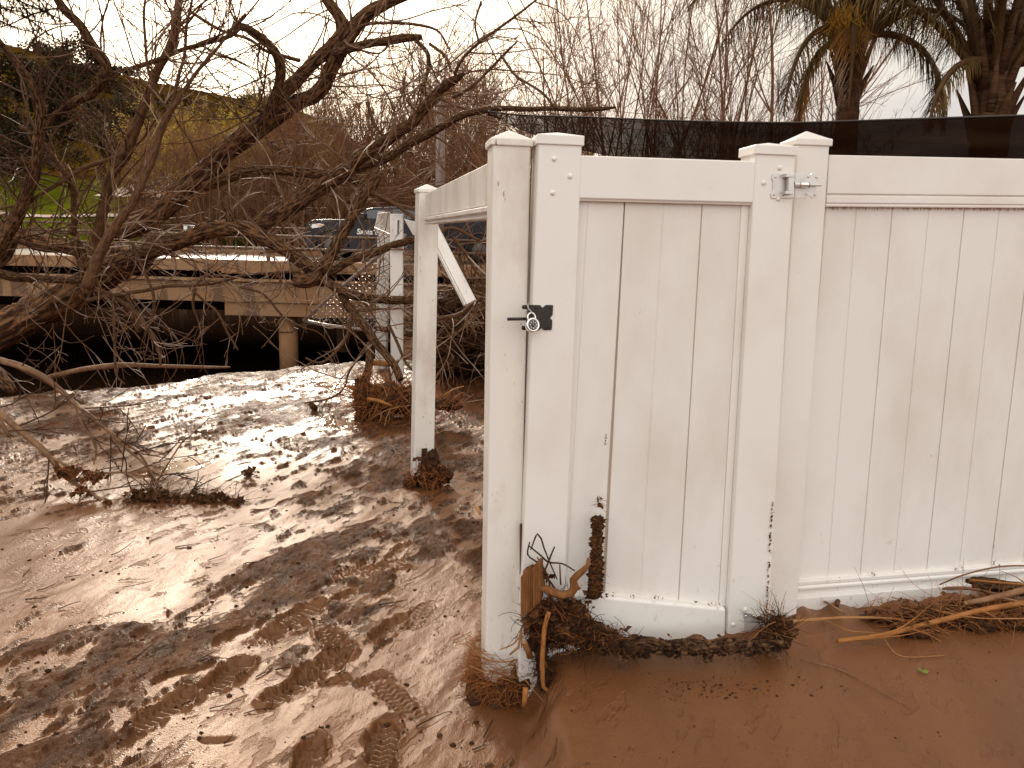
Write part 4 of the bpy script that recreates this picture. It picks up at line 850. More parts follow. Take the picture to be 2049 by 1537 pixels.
def padlock():
    n_ = (GP.n * 1.0 + Vector((.28, 0, .22))).normalized(); c_ = GP.pt(*S6(1112, 895), .040); back = GP.pt(*S6(1085, 930), .012)
    r = empty('padlock', tuple(c_), 'round silver combination padlock with a black dial hanging on the black latch', 'padlock')
    a = n_.orthogonal().normalized(); X = Vector((0, 0, 1)).cross(n_).normalized(); Yv = n_.cross(X)
    def ring(cc, rad, k=32): return [cc + (X * math.cos(2 * math.pi * i / k) + Yv * math.sin(2 * math.pi * i / k)) * rad for i in range(k)]
    b = MB(); prof = [(-.021, .017), (-.021, .0205), (-.018, .0225), (-.002, .0232), (.001, .0222), (.0018, .0175), (.0005, .0165)]; k = 36
    for z_, rd in prof: b.v += [tuple(p) for p in ring(c_ + n_ * z_, rd, k)]
    for i in range(len(prof) - 1):
        for j in range(k): b.f.append((i * k + j, i * k + (j + 1) % k, (i + 1) * k + (j + 1) % k, (i + 1) * k + j)); b.m.append(0)
    b.f.append(tuple(range(k))[::-1]); b.f.append(tuple((len(prof) - 1) * k + j for j in range(k))); b.m += [0, 0]; b.build('body', M['chrome'], r)
    b = MB(); b.cyl(c_ + n_ * .0004, c_ + n_ * .0032, .0158, 36); d_ = b.build('dial', M['dial'], r, False, .0005)
    b = MB()
    for i in range(40):
        an = 2 * math.pi * i / 40; e = (X * math.cos(an) + Yv * math.sin(an)); ln = .0028 if i % 5 == 0 else .0014; q = c_ + n_ * .0036; t_ = n_.cross(e) * .00025
        b.face(q + e * .0152 - t_, q + e * .0152 + t_, q + e * (.0152 - ln) + t_, q + e * (.0152 - ln) - t_)
    b.build('dial_marks', M['white'], d_, False)
    for i, s_ in enumerate(('0', '5', '10', '15', '20', '25', '30', '35')):
        cu = bpy.data.curves.new('n', 'FONT'); cu.body = s_; cu.size = .0052; cu.align_x = 'CENTER'; cu.align_y = 'CENTER'; cu.offset = .0002
        to = bpy.data.objects.new('n', cu); col.objects.link(to); bpy.context.view_layer.update(); me = bpy.data.meshes.new_from_object(to.evaluated_get(bpy.context.evaluated_depsgraph_get())); bpy.data.objects.remove(to)
        an = math.pi / 2 - 2 * math.pi * i / 8; e = (X * math.cos(an) + Yv * math.sin(an)); side = e.cross(n_)
        mw = Matrix(((side.x, e.x, n_.x, 0), (side.y, e.y, n_.y, 0), (side.z, e.z, n_.z, 0), (0, 0, 0, 1))); me.transform(Matrix.Translation(c_ + e * .0105 + n_ * .0037) @ mw)
        me.materials.clear(); me.materials.append(M['white']); o = bpy.data.objects.new('dial_number', me); col.objects.link(o); o.parent = d_
        o.matrix_parent_inverse = Matrix.Identity(4)
    kc = c_ + n_ * .003
    b = MB(); b.cyl(kc, kc + n_ * .008, .0062, 24, r2=.0055); kb = b.build('knob', M['dial'], r, False, .0005)
    b = MB(); b.tube([kc + n_ * .0082 + (X * math.cos(t_) + Yv * math.sin(t_)) * .0056 for t_ in np.linspace(0, 2 * math.pi, 25)], .0005, 5); b.build('knob_ring', M['chrome'], kb)
    b = MB(); pts = []
    mid = c_ - n_ * .010
    for t_ in np.linspace(0, math.pi, 15): pts.append(mid + X * (-.0135 * math.cos(t_)) + Yv * (.024 + .0150 * math.sin(t_)))
    pts = [mid - X * .0135 + Yv * .014] + pts + [mid + X * .0135 + Yv * .014]; b.tube(pts, .0030, 10); b.build('shackle', M['chrome'], r)
padlock()

# ---------------------------------------------------------------- hinge post and right fence
hinge_post, cH = post('fence_post', 'white vinyl hinge post between the gate and the right fence panel', 'fence post', (1596, 283), (1661, 285), (1592, 1265), (1531, 1265), 2.80, 2.81, sink=.2)
fA, fB = P(1661, 312, 2.86), P(2049, 318, 3.03); FPn = Plane(fA, fB)
fence = empty('vinyl_fence', tuple(FPn.pt(1850, 1180)), 'long white tongue and groove vinyl fence right of the hinge post', 'fence')
XR = 2420
def ext(xa, ya, xb, yb_, x): return ya + (yb_ - ya) * (x - xa) / (xb - xa)
profile_rail('top_rail', FPn.pt(1655, 310), FPn.pt(1650, 414), FPn.pt(XR, ext(1661, 310, 2049, 318, XR)), FPn.pt(XR, ext(1650, 414, 2049, 417, XR)), FPn.n,
             [(0, .0), (.012, .012), (.745, .012), (.765, .004), (.785, .011), (.92, .011), (.945, .006), (.965, .009), (1, .007)], M['vinyl'], fence)
profile_rail('bottom_rail', FPn.pt(1590, 1163), FPn.pt(1582, 1262), FPn.pt(XR, ext(1597, 1163, 2049, 1128, XR)), FPn.pt(XR, ext(1590, 1262, 2049, 1222, XR)), FPn.n,
             [(0, .001), (.01, .008), (.075, .008), (.09, .005), (.12, .011), (.165, .011), (.18, -.004), (.30, -.004), (.325, .014), (1, .014)], M['vinyl'], fence, back=.03)
gx_t = [1714, 1786, 1859, 1930, 2000, 2070, 2138, 2204, 2270, 2334, 2396]; gx_b = [1655, 1720, 1787, 1853, 1918, 1982, 2045, 2107, 2168, 2228, 2286]
board_panel('board_panel', FPn, (1655, XR), (1590, 2310), (410, 420), (1168, ext(1597, 1168, 2049, 1132, 2310)), -.012, [(a, b_, .0036 if i % 2 else .0022, 1.25 if i % 2 else 1.2) for i, (a, b_) in enumerate(zip(gx_t, gx_b))], 'panel', fence)
post('fence_post', 'white vinyl post at the far right end of the long fence, just outside the view', 'fence post', (2412, 285), (2470, 287), (2330, 1240), (2275, 1240), 3.18, 3.20, sink=.3)
# stains washed along the under side of the top rail
b = MB(); rnd.seed(77)
for i in range(120):
    x = rnd.uniform(1655, 2049) ; y0 = ext(1650, 415, 2049, 418, x); l_ = rnd.uniform(2, 7); w_ = rnd.uniform(1, 5)
    b.face(FPn.pt(x, y0 - 2, -.0112), FPn.pt(x + w_, y0 - 2, -.0112), FPn.pt(x + w_ * .8, y0 + l_ * .4, -.0112), FPn.pt(x + w_ * .3, y0 + l_, -.0112))
o = b.build('mud_residue', M['residue'], fence, False); o['kind'] = 'stuff'

# upper hinge
S9 = lambda x, y: (1480 + x / 9.04, 250 + y / 9.04)
hg = empty('hinge', tuple(GP.pt(1575, 370, .01))); hg.parent = gate; hg.matrix_parent_inverse = Matrix.Translation(gate.location).inverted(); tag(hg, 'upper pale metal hinge with bolt')
HP = Plane(cH[0], cH[1])
def hpart(name, poly, off_, th, m='zinc', bev=.001, S=S9, root=None, pl=GP):
    root = root or hg; b = MB(); b.prism([pl.pt(*S(*a), off_ + th) for a in poly], -pl.n * th); o = b.build(name, M[m], None, False, bev); o.parent = root; o.matrix_parent_inverse = Matrix.Translation(root.location).inverted(); return o
hpart('leaf_plate', [(600, 890), (640, 870), (830, 870), (1000, 875), (1000, 1000), (985, 1320), (760, 1330), (720, 1290), (690, 1310), (640, 1335), (575, 1325), (560, 1250), (600, 1190), (605, 1010), (580, 970)], 0, .0035)
hpart('leaf_plate', [(1005, 870), (1215, 868), (1285, 905), (1310, 870), (1400, 862), (1445, 900), (1440, 980), (1392, 1030), (1390, 1180), (1420, 1240), (1405, 1310), (1330, 1330), (1265, 1290), (1200, 1325), (1000, 1325)], 0, .0035)
hpart('bracket', [(845, 880), (1000, 880), (1000, 945), (845, 945)], .0035, .026); hpart('bracket', [(835, 1195), (990, 1195), (990, 1250), (835, 1250)], .0035, .026); hpart('bracket', [(890, 945), (990, 945), (985, 1195), (885, 1195)], .012, .016)
def hrod(a, b_, r_, name, o_=.020, root=None, m='zinc', S=S9):
    root = root or hg; b = MB(); b.cyl(GP.pt(*S(*a), o_), GP.pt(*S(*b_), o_), r_, 16); o = b.build(name, M[m], None, False); o.parent = root; o.matrix_parent_inverse = Matrix.Translation(root.location).inverted()
hrod((985, 1080), (1075, 1082), .0085, 'nut'); hrod((1095, 1082), (1235, 1086), .0088, 'barrel', m='chrome'); hrod((1250, 1086), (1275, 1087), .0095, 'washer'); hrod((1070, 1082), (1475, 1090), .0042, 'bolt_rod')
for q in ((650, 940), (800, 945), (1240, 935), (1390, 945), (620, 1260), (780, 1270), (1212, 1255), (1360, 1262)):
    b = MB(); b.dome(GP.pt(*S9(*q), .0035), GP.n, .0048, .003, seg=10); o = b.build('screw', M['zinc'], None); o.parent = hg; o.matrix_parent_inverse = Matrix.Translation(hg.location).inverted()
# lower hinge
S7 = lambda x, y: (1400 + x / 7.684, 1150 + y / 7.684)
hl_ = empty('hinge', tuple(GP.pt(1535, 1235, .01))); hl_.parent = gate; hl_.matrix_parent_inverse = Matrix.Translation(gate.location).inverted(); tag(hl_, 'lower pale metal hinge half buried in debris')
hpart('leaf_plate', [(665, 610), (700, 585), (860, 600), (1000, 600), (1000, 880), (680, 880), (690, 700)], 0, .0035, S=S7, root=hl_)
hpart('leaf_plate', [(1040, 575), (1350, 570), (1375, 610), (1355, 660), (1300, 700), (1380, 760), (1380, 860), (1040, 860)], 0, .0035, S=S7, root=hl_)
hpart('bracket', [(868, 650), (930, 625), (1005, 665), (1000, 700), (900, 700), (865, 680)], .0035, .02, 'chrome', S=S7, root=hl_)
for q in ((712, 640), (832, 638), (1200, 628), (1320, 622), (1350, 768), (1440, 830)):
    b = MB(); b.dome(GP.pt(*S7(*q), .0035), GP.n, .0048, .003, seg=10); o = b.build('screw', M['chrome'], None); o.parent = hl_; o.matrix_parent_inverse = Matrix.Translation(hl_.location).inverted()

# ---------------------------------------------------------------- flood debris
def fibres(b, c, rad, n, ln, r_=.0011, mi=0, curl=.5, flat=1.0, inward=False, grav=0.0):
    for _ in range(n):
        d = Vector((rnd.gauss(0, 1), rnd.gauss(0, 1), rnd.gauss(0, 1))).normalized(); q = Vector(c) + Vector((d.x * rad[0], d.y * rad[1], d.z * rad[2])) * rnd.uniform(.55, 1)
        e = Vector((rnd.gauss(0, 1), rnd.gauss(0, 1), rnd.gauss(0, flat))).normalized(); L_ = ln * rnd.uniform(.5, 1.4)
        p_, r2 = wander(q, e, L_, r_ * rnd.uniform(.7, 1.5), r_ * .5, L_ / 7, curl, grav); b.tube(p_, r2, 3, mi, cap=False)
def leaves(b, c, rad, n, s_, mi=0):
    for _ in range(n):
        cg = lambda: max(-.95, min(.95, rnd.gauss(0, .5)))
        q = Vector(c) + Vector((cg() * rad[0], cg() * rad[1], cg() * rad[2])); k = s_ * rnd.uniform(.5, 1.3)
        a = Vector((rnd.gauss(0, 1), rnd.gauss(0, 1), rnd.gauss(0, .8))).normalized() * k; s2 = a.orthogonal().normalized(); s2 = (s2 + a.normalized().cross(s2) * rnd.uniform(-1, 1)).normalized() * k * .55; nn = a.cross(s2).normalized() * k * .35
        b.face(q - a, q - a * .2 + s2 * 1.0 + nn, q + a * .3 + nn * .3, mi=mi); b.face(q - a, q + a * .3 + nn * .3, q - a * .1 - s2 + nn, mi=mi); b.face(q - a * .2 + s2 + nn, q + a * .5 + s2 * .4, q + a * .3 + nn * .3, mi=mi); b.face(q + a * .3 + nn * .3, q + a, q - a * .1 - s2 + nn, mi=mi)
def stick(name, rows, Y, m, label, cat='stick', r_=None, group=None, sides=8, rough=.12, sub=None, endcap=None):
    """rows (px, py, radius px[, Y])"""
    pts = []
    for i, rw in enumerate(rows):
        yy = rw[3] if len(rw) > 3 else Y; p = P(rw[0], rw[1], yy); pts.append((p.x, p.y, p.z, rw[2] / F * yy))
    c_, q_ = crom(pts, .02 if yy < 4 else .05); b = MB(); b.tube(c_, q_, sides, rough=rough)
    mats = [M[m]]
    if sub: sub(b, c_, q_)
    if endcap: mats.append(M[endcap]); n_ = len(b.f); b.m[sides * (len(c_) - 1)] = 1; b.m[sides * (len(c_) - 1) + 1] = 1
    o = b.build(name, mats); tag(o, label, cat, group); return o
rnd.seed(101)
# root ball round the foot of the near post
fc = P(1003, 1375, 2.62); fc.z = .03
b = MB(); b.lump(fc + Vector((0, .03, -.02)), .115, .11, .065, amp=.4); b.lump(fc + Vector((.07, .0, .03)), .04, .06, .06, amp=.5)
b.m = [1] * len(b.f)
for i in range(1500):
    an = rnd.uniform(0, 2 * math.pi); rd = rnd.uniform(.085, .125); q = fc + Vector((math.cos(an) * rd, .05 + math.sin(an) * rd, rnd.uniform(-.03, .055)))
    t_ = Vector((-math.sin(an), math.cos(an), 0)) * rnd.choice((-1, 1)); e = t_ * rnd.uniform(.2, 1) + Vector((rnd.gauss(0, .4), rnd.gauss(0, .4), rnd.gauss(-.1, .6))) + Vector((math.cos(an), math.sin(an), 0)) * rnd.uniform(-.1, .7); L_ = rnd.uniform(.025, .09)
    p_, r2 = wander(q, e, L_, rnd.uniform(.0008, .0020), .0006, L_ / 6, .5, -.02); b.tube(p_, r2, 3, 0, cap=False)
for i in range(260):                             # a looser wreath of stems higher up the post
    an = rnd.uniform(0, 2 * math.pi); rd = .10 + rnd.uniform(-.01, .02); q = fc + Vector((math.cos(an) * rd, .05 + math.sin(an) * rd, rnd.uniform(.05, .16)))
    t_ = Vector((-math.sin(an), math.cos(an), rnd.gauss(0, .35))) * rnd.choice((-1, 1)); L_ = rnd.uniform(.05, .14); p_, r2 = wander(q, t_, L_, rnd.uniform(.0008, .002), .0006, L_ / 8, .25); b.tube(p_, r2, 3, 0 if i % 3 else 2, cap=False)
for row in ([(932, 1287, 1), (960, 1312, 1.4), (1000, 1325, 1.2), (1035, 1320, 1)], [(940, 1332, 1), (985, 1352, 1.3), (1020, 1362, 1.2), (1045, 1372, 1)], [(1000, 1300, 1.5), (1025, 1290, 1.6), (1042, 1272, 1.6)], [(950, 1275, 1), (953, 1300, 1.4), (975, 1310, 1)]):
    c_, q_ = crom([(*P(a, b2, 2.51 + .02 * i), w_ / F * 2.55) for i, (a, b2, w_) in enumerate(row)], .01); b.tube(c_, q_, 6, 2)
o = b.build('root_clump', [M['fibre'], M['litter'], M['straw']]); tag(o, 'matted ball of rusty brown fine roots wrapped round the foot of the tall front post', 'root clump')

# the dark heap between post and gate
b = MB()
for px, py, Y, rx, rz in ((1075, 1260, 2.60, .05, .10), (1100, 1235, 2.58, .07, .06), (1140, 1235, 2.56, .06, .055), (1175, 1268, 2.53, .06, .045), (1120, 1262, 2.56, .06, .03), (1215, 1285, 2.52, .055, .03), (1060, 1180, 2.66, .03, .14), (1260, 1292, 2.52, .05, .022), (1084, 1310, 2.56, .022, .05), (1090, 1352, 2.53, .024, .045), (1098, 1382, 2.50, .02, .016)):
    b.lump(P(px, py, Y), rx, .05, rz, mi=0, amp=.5, fr=1.6)
leaves(b, P(1120, 1240, 2.53), (.12, .06, .10), 260, .016, 1); leaves(b, P(1190, 1275, 2.50), (.12, .05, .05), 160, .014, 1); fibres(b, P(1110, 1245, 2.54), (.11, .07, .09), 150, .07, .0011, 2); fibres(b, P(1110, 1250, 2.54), (.11, .07, .10), 260, .09, .0016, 0); fibres(b, P(1200, 1280, 2.49), (.12, .05, .04), 70, .06, .0009, 2, flat=.5); fibres(b, P(1200, 1282, 2.49), (.13, .05, .04), 150, .08, .0014, 0, flat=.5); fibres(b, P(1088, 1340, 2.52), (.03, .03, .08), 120, .06, .0012, 0); leaves(b, P(1088, 1340, 2.52), (.03, .03, .07), 60, .013, 1)
o = b.build('debris_heap', [M['litter'], M['leaf'], M['fibre']]); tag(o, 'dark heap of wet leaves and bark wedged between the front post and the gate', 'debris heap')
# packed strip in the open panel joint
b = MB()
for i in range(13):
    py = 1042 + i * 12.2; px = 1197 - i * .6 + rnd.uniform(-2, 2); b.lump(P(px + rnd.uniform(-3, 2), py, 2.57), .015 + rnd.uniform(0, .009) + .004 * (i / 12), .018, .016, amp=.6, fr=2); leaves(b, P(px, py, 2.56), (.014, .012, .012), 9, .011, 1); fibres(b, P(px, py, 2.56), (.014, .012, .014), 12, .03, .0008, 2)
for py in (1000, 1012, 1180, 1190): leaves(b, P(1200, py, 2.575), (.008, .006, .014), 8, .010, 1); fibres(b, P(1200, py, 2.57), (.01, .01, .015), 10, .03, .0008, 2)
o = b.build('debris_strip', [M['litter'], M['leaf'], M['fibre']]); tag(o, 'upright strip of packed mud and leaves stuck in the open joint of the gate boards', 'debris strip')
# bits in the other joints
for lab, lst, pl in (('thin line of leaf bits caught in the gap between gate and hinge post', [(1546 - (y_ - 1005) * .056 + rnd.uniform(-1, 1), y_) for y_ in [1008, 1014, 1020, 1026, 1033, 1041, 1052, 1071, 1076, 1082, 1091, 1104, 1126, 1132, 1138, 1144, 1152, 1166, 1176, 1181, 1187, 1192, 1197, 1201, 1206, 1210, 1214, 1219, 1224]], GP), ('tiny leaf scraps lying along the bottom rail of the gate', [(1206, 1188), (1214, 1190), (1226, 1190), (1262, 1193), (1268, 1194), (1311, 1197), (1318, 1196), (1326, 1199), (1392, 1204), (1418, 1208), (1425, 1207), (1433, 1206), (1440, 1209), (1213, 872), (1212, 880), (1211, 889)], GP), ('tiny leaf scraps lying along the bottom rail of the right fence', [(1680, 1158), (1745, 1150), (1750, 1149), (1912, 1138), (1925, 1137), (1990, 1128), (2000, 1129)], FPn)):
    b = MB()
    for px, py in lst: k_ = rnd.uniform(.4, 1.0); leaves(b, pl.pt(px, py, .004), (.003 * k_, .003, .008), 3, .0075 * k_, 0); fibres(b, pl.pt(px, py, .004), (.003, .002, .010), 2, .016 * k_, .0008, 1)
    o = b.build('leaf_scraps', [M['leaf'], M['fibre']]); tag(o, lab, 'leaf scraps', kind='stuff')
# heap at the lower hinge
b = MB(); b.lump(P(1563, 1262, 2.60), .045, .05, .045, amp=.5, fr=1.6); b.lump(P(1540, 1278, 2.58), .04, .04, .025, amp=.5)
leaves(b, P(1555, 1258, 2.56), (.06, .04, .06), 90, .014, 1); fibres(b, P(1550, 1252, 2.56), (.06, .05, .04), 90, .08, .0013, 0, .2); fibres(b, P(1550, 1250, 2.56), (.05, .05, .04), 30, .10, .0010, 3, .2); o = b.build('debris_heap', [M['litter'], M['leaf'], M['fibre'], M['straw']]); tag(o, 'small tangle of twigs and leaves at the lower hinge of the gate', 'debris heap')
b = MB(); q = P(1566, 1292, 2.53); a_ = Vector((.014, 0, .002)); b.face(q - a_ * 1.4, q + Vector((0, -.004, .002)), q + a_ * 1.4, q + Vector((0, .004, .006))); o = b.build('leaf', M['yellowleaf']); tag(o, 'single yellow leaf on the mud below the lower hinge', 'leaf')
# half-buried log along the gate foot
def knobs(b, c_, q_):
    for _ in range(120): i = rnd.randint(0, len(c_) - 1); b.lump(c_[i] + Vector((rnd.gauss(0, .01), rnd.gauss(-.016, .010), rnd.gauss(.000, .014))), rnd.uniform(.008, .02), .01, rnd.uniform(.005, .010), seg=8, rings=5, amp=.5)
    leaves(b, (c_[len(c_) // 2]), (.30, .04, .022), 190, .012, 0); fibres(b, c_[len(c_) // 2] - Vector((0, .02, .012)), (.28, .03, .01), 110, .035, .0009, 0, .5, .4)
stick('log', [(1170, 1280, 11), (1215, 1284, 14), (1250, 1292, 15), (1290, 1290, 17), (1330, 1296, 14), (1375, 1293, 17), (1420, 1296, 13), (1470, 1290, 15), (1510, 1291, 11), (1560, 1287, 10)], 2.52, 'bark', 'crusty dark log half sunk in the mud along the foot of the gate', 'log', sides=14, rough=.22, sub=knobs)
# splintered board and bark slab
def slab(name, pts, Y, th, m, label, cat):
    b = MB(); xs = [p_[0] for p_ in pts]; x0, x1 = min(xs), max(xs); n = 9
    def span(x):
        ys = []
        for i in range(len(pts)):
            (xa, ya, _), (xb, yb_, _) = pts[i], pts[(i + 1) % len(pts)]
            if min(xa, xb) <= x <= max(xa, xb) and xa != xb: ys.append(ya + (yb_ - ya) * (x - xa) / (xb - xa))
        return (min(ys), max(ys)) if ys else (pts[0][1], pts[0][1] + 5)
    for i in range(n):
        a, c2 = x0 + (x1 - x0) * i / n, x0 + (x1 - x0) * (i + 1) / n; t0, b0 = span(a + .01); t1, b1 = span(c2 - .01); j = rnd.uniform(-5, 5); k = rnd.uniform(-5, 5); dy = rnd.uniform(-.006, .006)
        q = [P(a - .4, t0 + j, Y + dy), P(c2 + .4, t1 + j * .5, Y + dy * .3), P(c2 + .4, (t1 + b1) / 2, Y + dy + rnd.uniform(-.004, .004)), P(c2 - 2 + .4, b1 + k, Y + dy), P(a - .4, b0 + k * .6, Y + dy)]; b.prism(q, Vector((.01, th, 0)))
    o = b.build(name, M[m], None, False, .0012); tag(o, label, cat)
slab('wood_slab', [(1042, 1152, 0), (1056, 1136, 0), (1072, 1130, 0), (1080, 1121, .01), (1084, 1140, .01), (1081, 1160, .01), (1086, 1185, .01), (1081, 1204, .01), (1070, 1212, 0), (1060, 1226, 0), (1042, 1236, 0)], 2.50, .03, 'wood', 'splintered brown wood slab standing between the front post and the gate', 'wood slab')
slab('bark_slab', [(1040, 1053, 0), (1050, 1048, 0), (1061, 1056, 0), (1062, 1070, 0), (1052, 1100, 0), (1045, 1130, 0), (1040, 1150, 0)], 2.60, .03, 'bark', 'curled dark bark piece stuck behind the front post above the wood slab', 'bark')
slab('bark_slab', [(1042, 1245, 0), (1060, 1232, 0), (1076, 1216, 0), (1080, 1245, 0), (1072, 1250, 0), (1044, 1252, 0)], 2.52, .03, 'wood', 'rotten wood lump just below the splintered slab', 'wood lump')
stick('gnarled_root', [(1080, 1178, 7), (1092, 1178, 8), (1108, 1186, 9), (1125, 1192, 9), (1142, 1188, 9), (1150, 1175, 9), (1148, 1160, 8), (1156, 1150, 7), (1166, 1142, 6), (1176, 1132, 5), (1178, 1118, 4)], 2.50, 'wood', 'twisted tan root rising against the lower left of the gate', 'root', sides=12, rough=.2)
stick('stick', [(1098, 1225, 5), (1090, 1255, 5.2), (1086, 1300, 5.2), (1085, 1335, 5.5), (1088, 1375, 4.5), (1096, 1381, 4.2), (1105, 1393, 3)], 2.47, 'stick', 'orange brown peeled stick standing on end beside the front post', rough=.1)
stick('stick', [(1052, 1377, 6), (1049, 1412, 6)], 2.45, 'stick', 'short sawn stub of stick upright in front of the root clump', rough=.04, sides=10)
stick('stick', [(1050, 1285, 6), (1056, 1300, 7), (1062, 1316, 7)], 2.50, 'wood', 'short broken wood stub leaning above the root clump', rough=.2, endcap='brokenwood')
stick('stick', [(1020, 1310, 2), (1037, 1296, 3), (1043, 1255, 1.6), (1044, 1296, 1.4)], 2.50, 'straw', 'pale bent reed against the right edge of the front post foot', rough=0)
stick('stick', [(1038, 1344, .7), (1065, 1378, .8), (1096, 1413, .5)], 2.44, 'straw', 'thin pale straw slanting down right of the root clump', rough=0, sides=5)
stick('stick', [(953, 1012, 3), (957, 1020, 3.6), (961, 1030, 3)], 2.75, 'brokenwood', 'short pale stub poking out left of the front post at mid height', rough=.05)
rnd.seed(33)
b = MB()
for rows in ([(1062, 1100), (1075, 1068), (1083, 1078), (1088, 1095), (1100, 1125), (1115, 1160)], [(1058, 1092), (1080, 1110), (1098, 1125), (1125, 1128), (1150, 1142)], [(1110, 1094), (1102, 1112), (1096, 1128), (1086, 1150), (1080, 1168)], [(1075, 1115), (1095, 1150), (1100, 1175)], [(1120, 1130), (1122, 1170)], [(1060, 1085), (1056, 1110), (1075, 1125)], [(1085, 1150), (1098, 1160), (1112, 1180), (1120, 1186)]):
    c_, q_ = crom([(*P(a, c2, 2.52), w_) for (a, c2), w_ in zip(rows, [.0022, .003, .0034, .003, .0025, .002])], .012); b.tube(c_, q_, 6, rough=.1)
leaves(b, P(1097, 1160, 2.53), (.02, .01, .03), 12, .013)
o = b.build('twigs', M['litter']); tag(o, 'tangle of thin dark twigs against the left stile of the gate', 'twigs')

# ------------- the far posts' debris
def heap(name, c_, r_, nl, nf, ls, fl, fr, label, cat='debris heap', straw=0):
    b = MB(); b.lump(c_, r_[0], r_[1], r_[2], amp=.45, fr=1.4); b.lump(c_ + Vector((r_[0] * .6, 0, -r_[2] * .3)), r_[0] * .6, r_[1] * .8, r_[2] * .6, amp=.5)
    leaves(b, c_, r_, nl, ls, 1); fibres(b, c_, (r_[0] * 1.1, r_[1] * 1.1, r_[2] * 1.05), nf, fl, fr, 2, .3)
    if straw: fibres(b, c_ + Vector((0, -r_[1], 0)), r_, straw, fl * 1.5, fr * 1.3, 3, .2)
    o = b.build(name, [M['litter'], M['leaf'], M['fibre'], M['straw']]); tag(o, label, cat); return o
b = MB()
cB0 = P(858, 962, 5.02)
for px, py, rx, rz in ((858, 940, .05, .10), (862, 958, .09, .04), (822, 968, .05, .045), (885, 952, .06, .05), (868, 920, .035, .06)): b.lump(P(px, py, 5.02), rx, .06, rz, amp=.5)
leaves(b, P(860, 945, 4.97), (.10, .05, .09), 110, .03, 1); fibres(b, P(855, 955, 4.97), (.14, .06, .06), 130, .10, .002, 2, .4)
o = b.build('debris_heap', [M['litter'], M['leaf'], M['fibre']]); tag(o, 'peaked clump of brown leaves stuck to the foot of the second post', 'debris heap')
heap('debris_heap', P(775, 800, 6.9) + Vector((0, 0, 0)), (.26, .16, .13), 220, 750, .035, .22, .0035, 'large tangled heap of muddy roots and twigs at the foot of the slotted post', straw=16)
heap('debris_heap', P(890, 808, 6.6), (.12, .10, .05), 70, 120, .03, .16, .003, 'low dark clump right of the second post behind it')
heap('debris_heap', P(724, 800, 6.8), (.07, .07, .20), 60, 300, .03, .16, .0028, 'hanging bundle of mud caked roots on the drooping limb')
stick('stick', [(735, 798, 3.5), (760, 803, 4), (783, 812, 3)], 6.6, 'stick', 'orange brown stick lying across the heap at the slotted post', rough=.1)
stick('stick', [(883, 795, 1.4), (905, 780, 1.6), (928, 773, 1)], 6.6, 'straw', 'thin pale stick poking up right of the second post', rough=0)
# brush and logs on the bank behind the second post
rnd.seed(64)
b = MB()
for i in range(46):
    px = rnd.uniform(872, 1010); py = rnd.uniform(610, 735); p = P(px, py, rnd.uniform(8.6, 10)); p.z = max(p.z, gz(p.x, p.y) + .02); b.lump(p, .2, .2, .12, amp=.5); b.m[-22 * 12:] = [1] * (22 * 12)
for i in range(520):
    px = rnd.uniform(862, 1010); py = rnd.uniform(585, 740); p = P(px, py, rnd.uniform(8.2, 9.8)); L_ = rnd.uniform(.3, 1.1); p_, q_ = wander(p, (rnd.gauss(0, 1), rnd.gauss(0, .5), rnd.gauss(.2, .5)), L_, rnd.uniform(.004, .012), .003, .1, .25); b.tube(p_, q_, 4, 0, cap=False)
o = b.build('brush_pile', [M['limb'], M['litter']]); tag(o, 'dark brush pile of tangled sticks on the bank between the two nearest left posts', 'brush pile', kind='stuff')
stick('log', [(868, 650, 12), (920, 640, 14), (975, 622, 13), (1030, 615, 12)], 8.4, 'bark', 'thick dark log lying on top of the brush pile', 'log', sides=12, rough=.15)
stick('log', [(750, 655, 5), (820, 668, 7), (900, 672, 7), (980, 668, 6)], 9.0, 'limb', 'long thin log across the lower part of the brush pile', 'log', sides=10)
stick('log', [(745, 725, 6), (775, 728, 6), (790, 727, 5)], 8.6, 'stick', 'short orange brown plank end on the mud behind the slotted post', 'log')

# ------------- brush against the right fence
rnd.seed(88)
bs = lambda px, py, dz: onground(px, py, dz)
def gstick(name, rows, m, label, cat='stick', sides=8, rough=.1, branches=0, endcap=None):
    pts = []
    for px, py, rpx, dz in rows: p = onground(px, py, dz); pts.append((p.x, p.y, p.z, rpx / F * p.y))
    c_, q_ = crom(pts, .02); b = MB(); b.tube(c_, q_, sides, rough=rough)
    for _ in range(branches):
        i = rnd.randint(2, len(c_) - 3); t_ = (c_[i + 1] - c_[i]).normalized(); d = side_dir(t_, .5); d.z = abs(d.z) * .6 - .1; L_ = rnd.uniform(.08, .3); p_, r2 = wander(c_[i], d, L_, q_[i] * .5, .0008, .03, .25, -.03); b.tube(p_, r2, 5, cap=False)
    mats = [M[m]]
    if endcap: mats.append(M[endcap]); b.m[sides * (len(c_) - 1)] = 1
    o = b.build(name, mats); tag(o, label, cat); return o
gstick('stick', [(1676, 1283, 5, .02), (1760, 1272, 5.5, .025), (1850, 1250, 5.5, .03), (1960, 1222, 6, .05), (2049, 1206, 6, .06), (2120, 1195, 6, .07)], 'stick', 'thick yellow brown stick slanting to the right edge, nearest the viewer', branches=9)
gstick('stick', [(1562, 1247, 2.4, .03), (1620, 1240, 2.8, .03), (1700, 1236, 3, .03), (1800, 1240, 2.5, .02), (1880, 1264, 1.6, .01)], 'straw', 'long thin tan stick reaching from the lower hinge into the brush', branches=2)
gstick('stick', [(1932, 1207, 5, .05), (1980, 1198, 6, .07), (2049, 1180, 7, .10), (2120, 1165, 7, .12)], 'greystick', 'grey broken branch end pointing left in the brush at the right fence', endcap='brokenwood', branches=3)
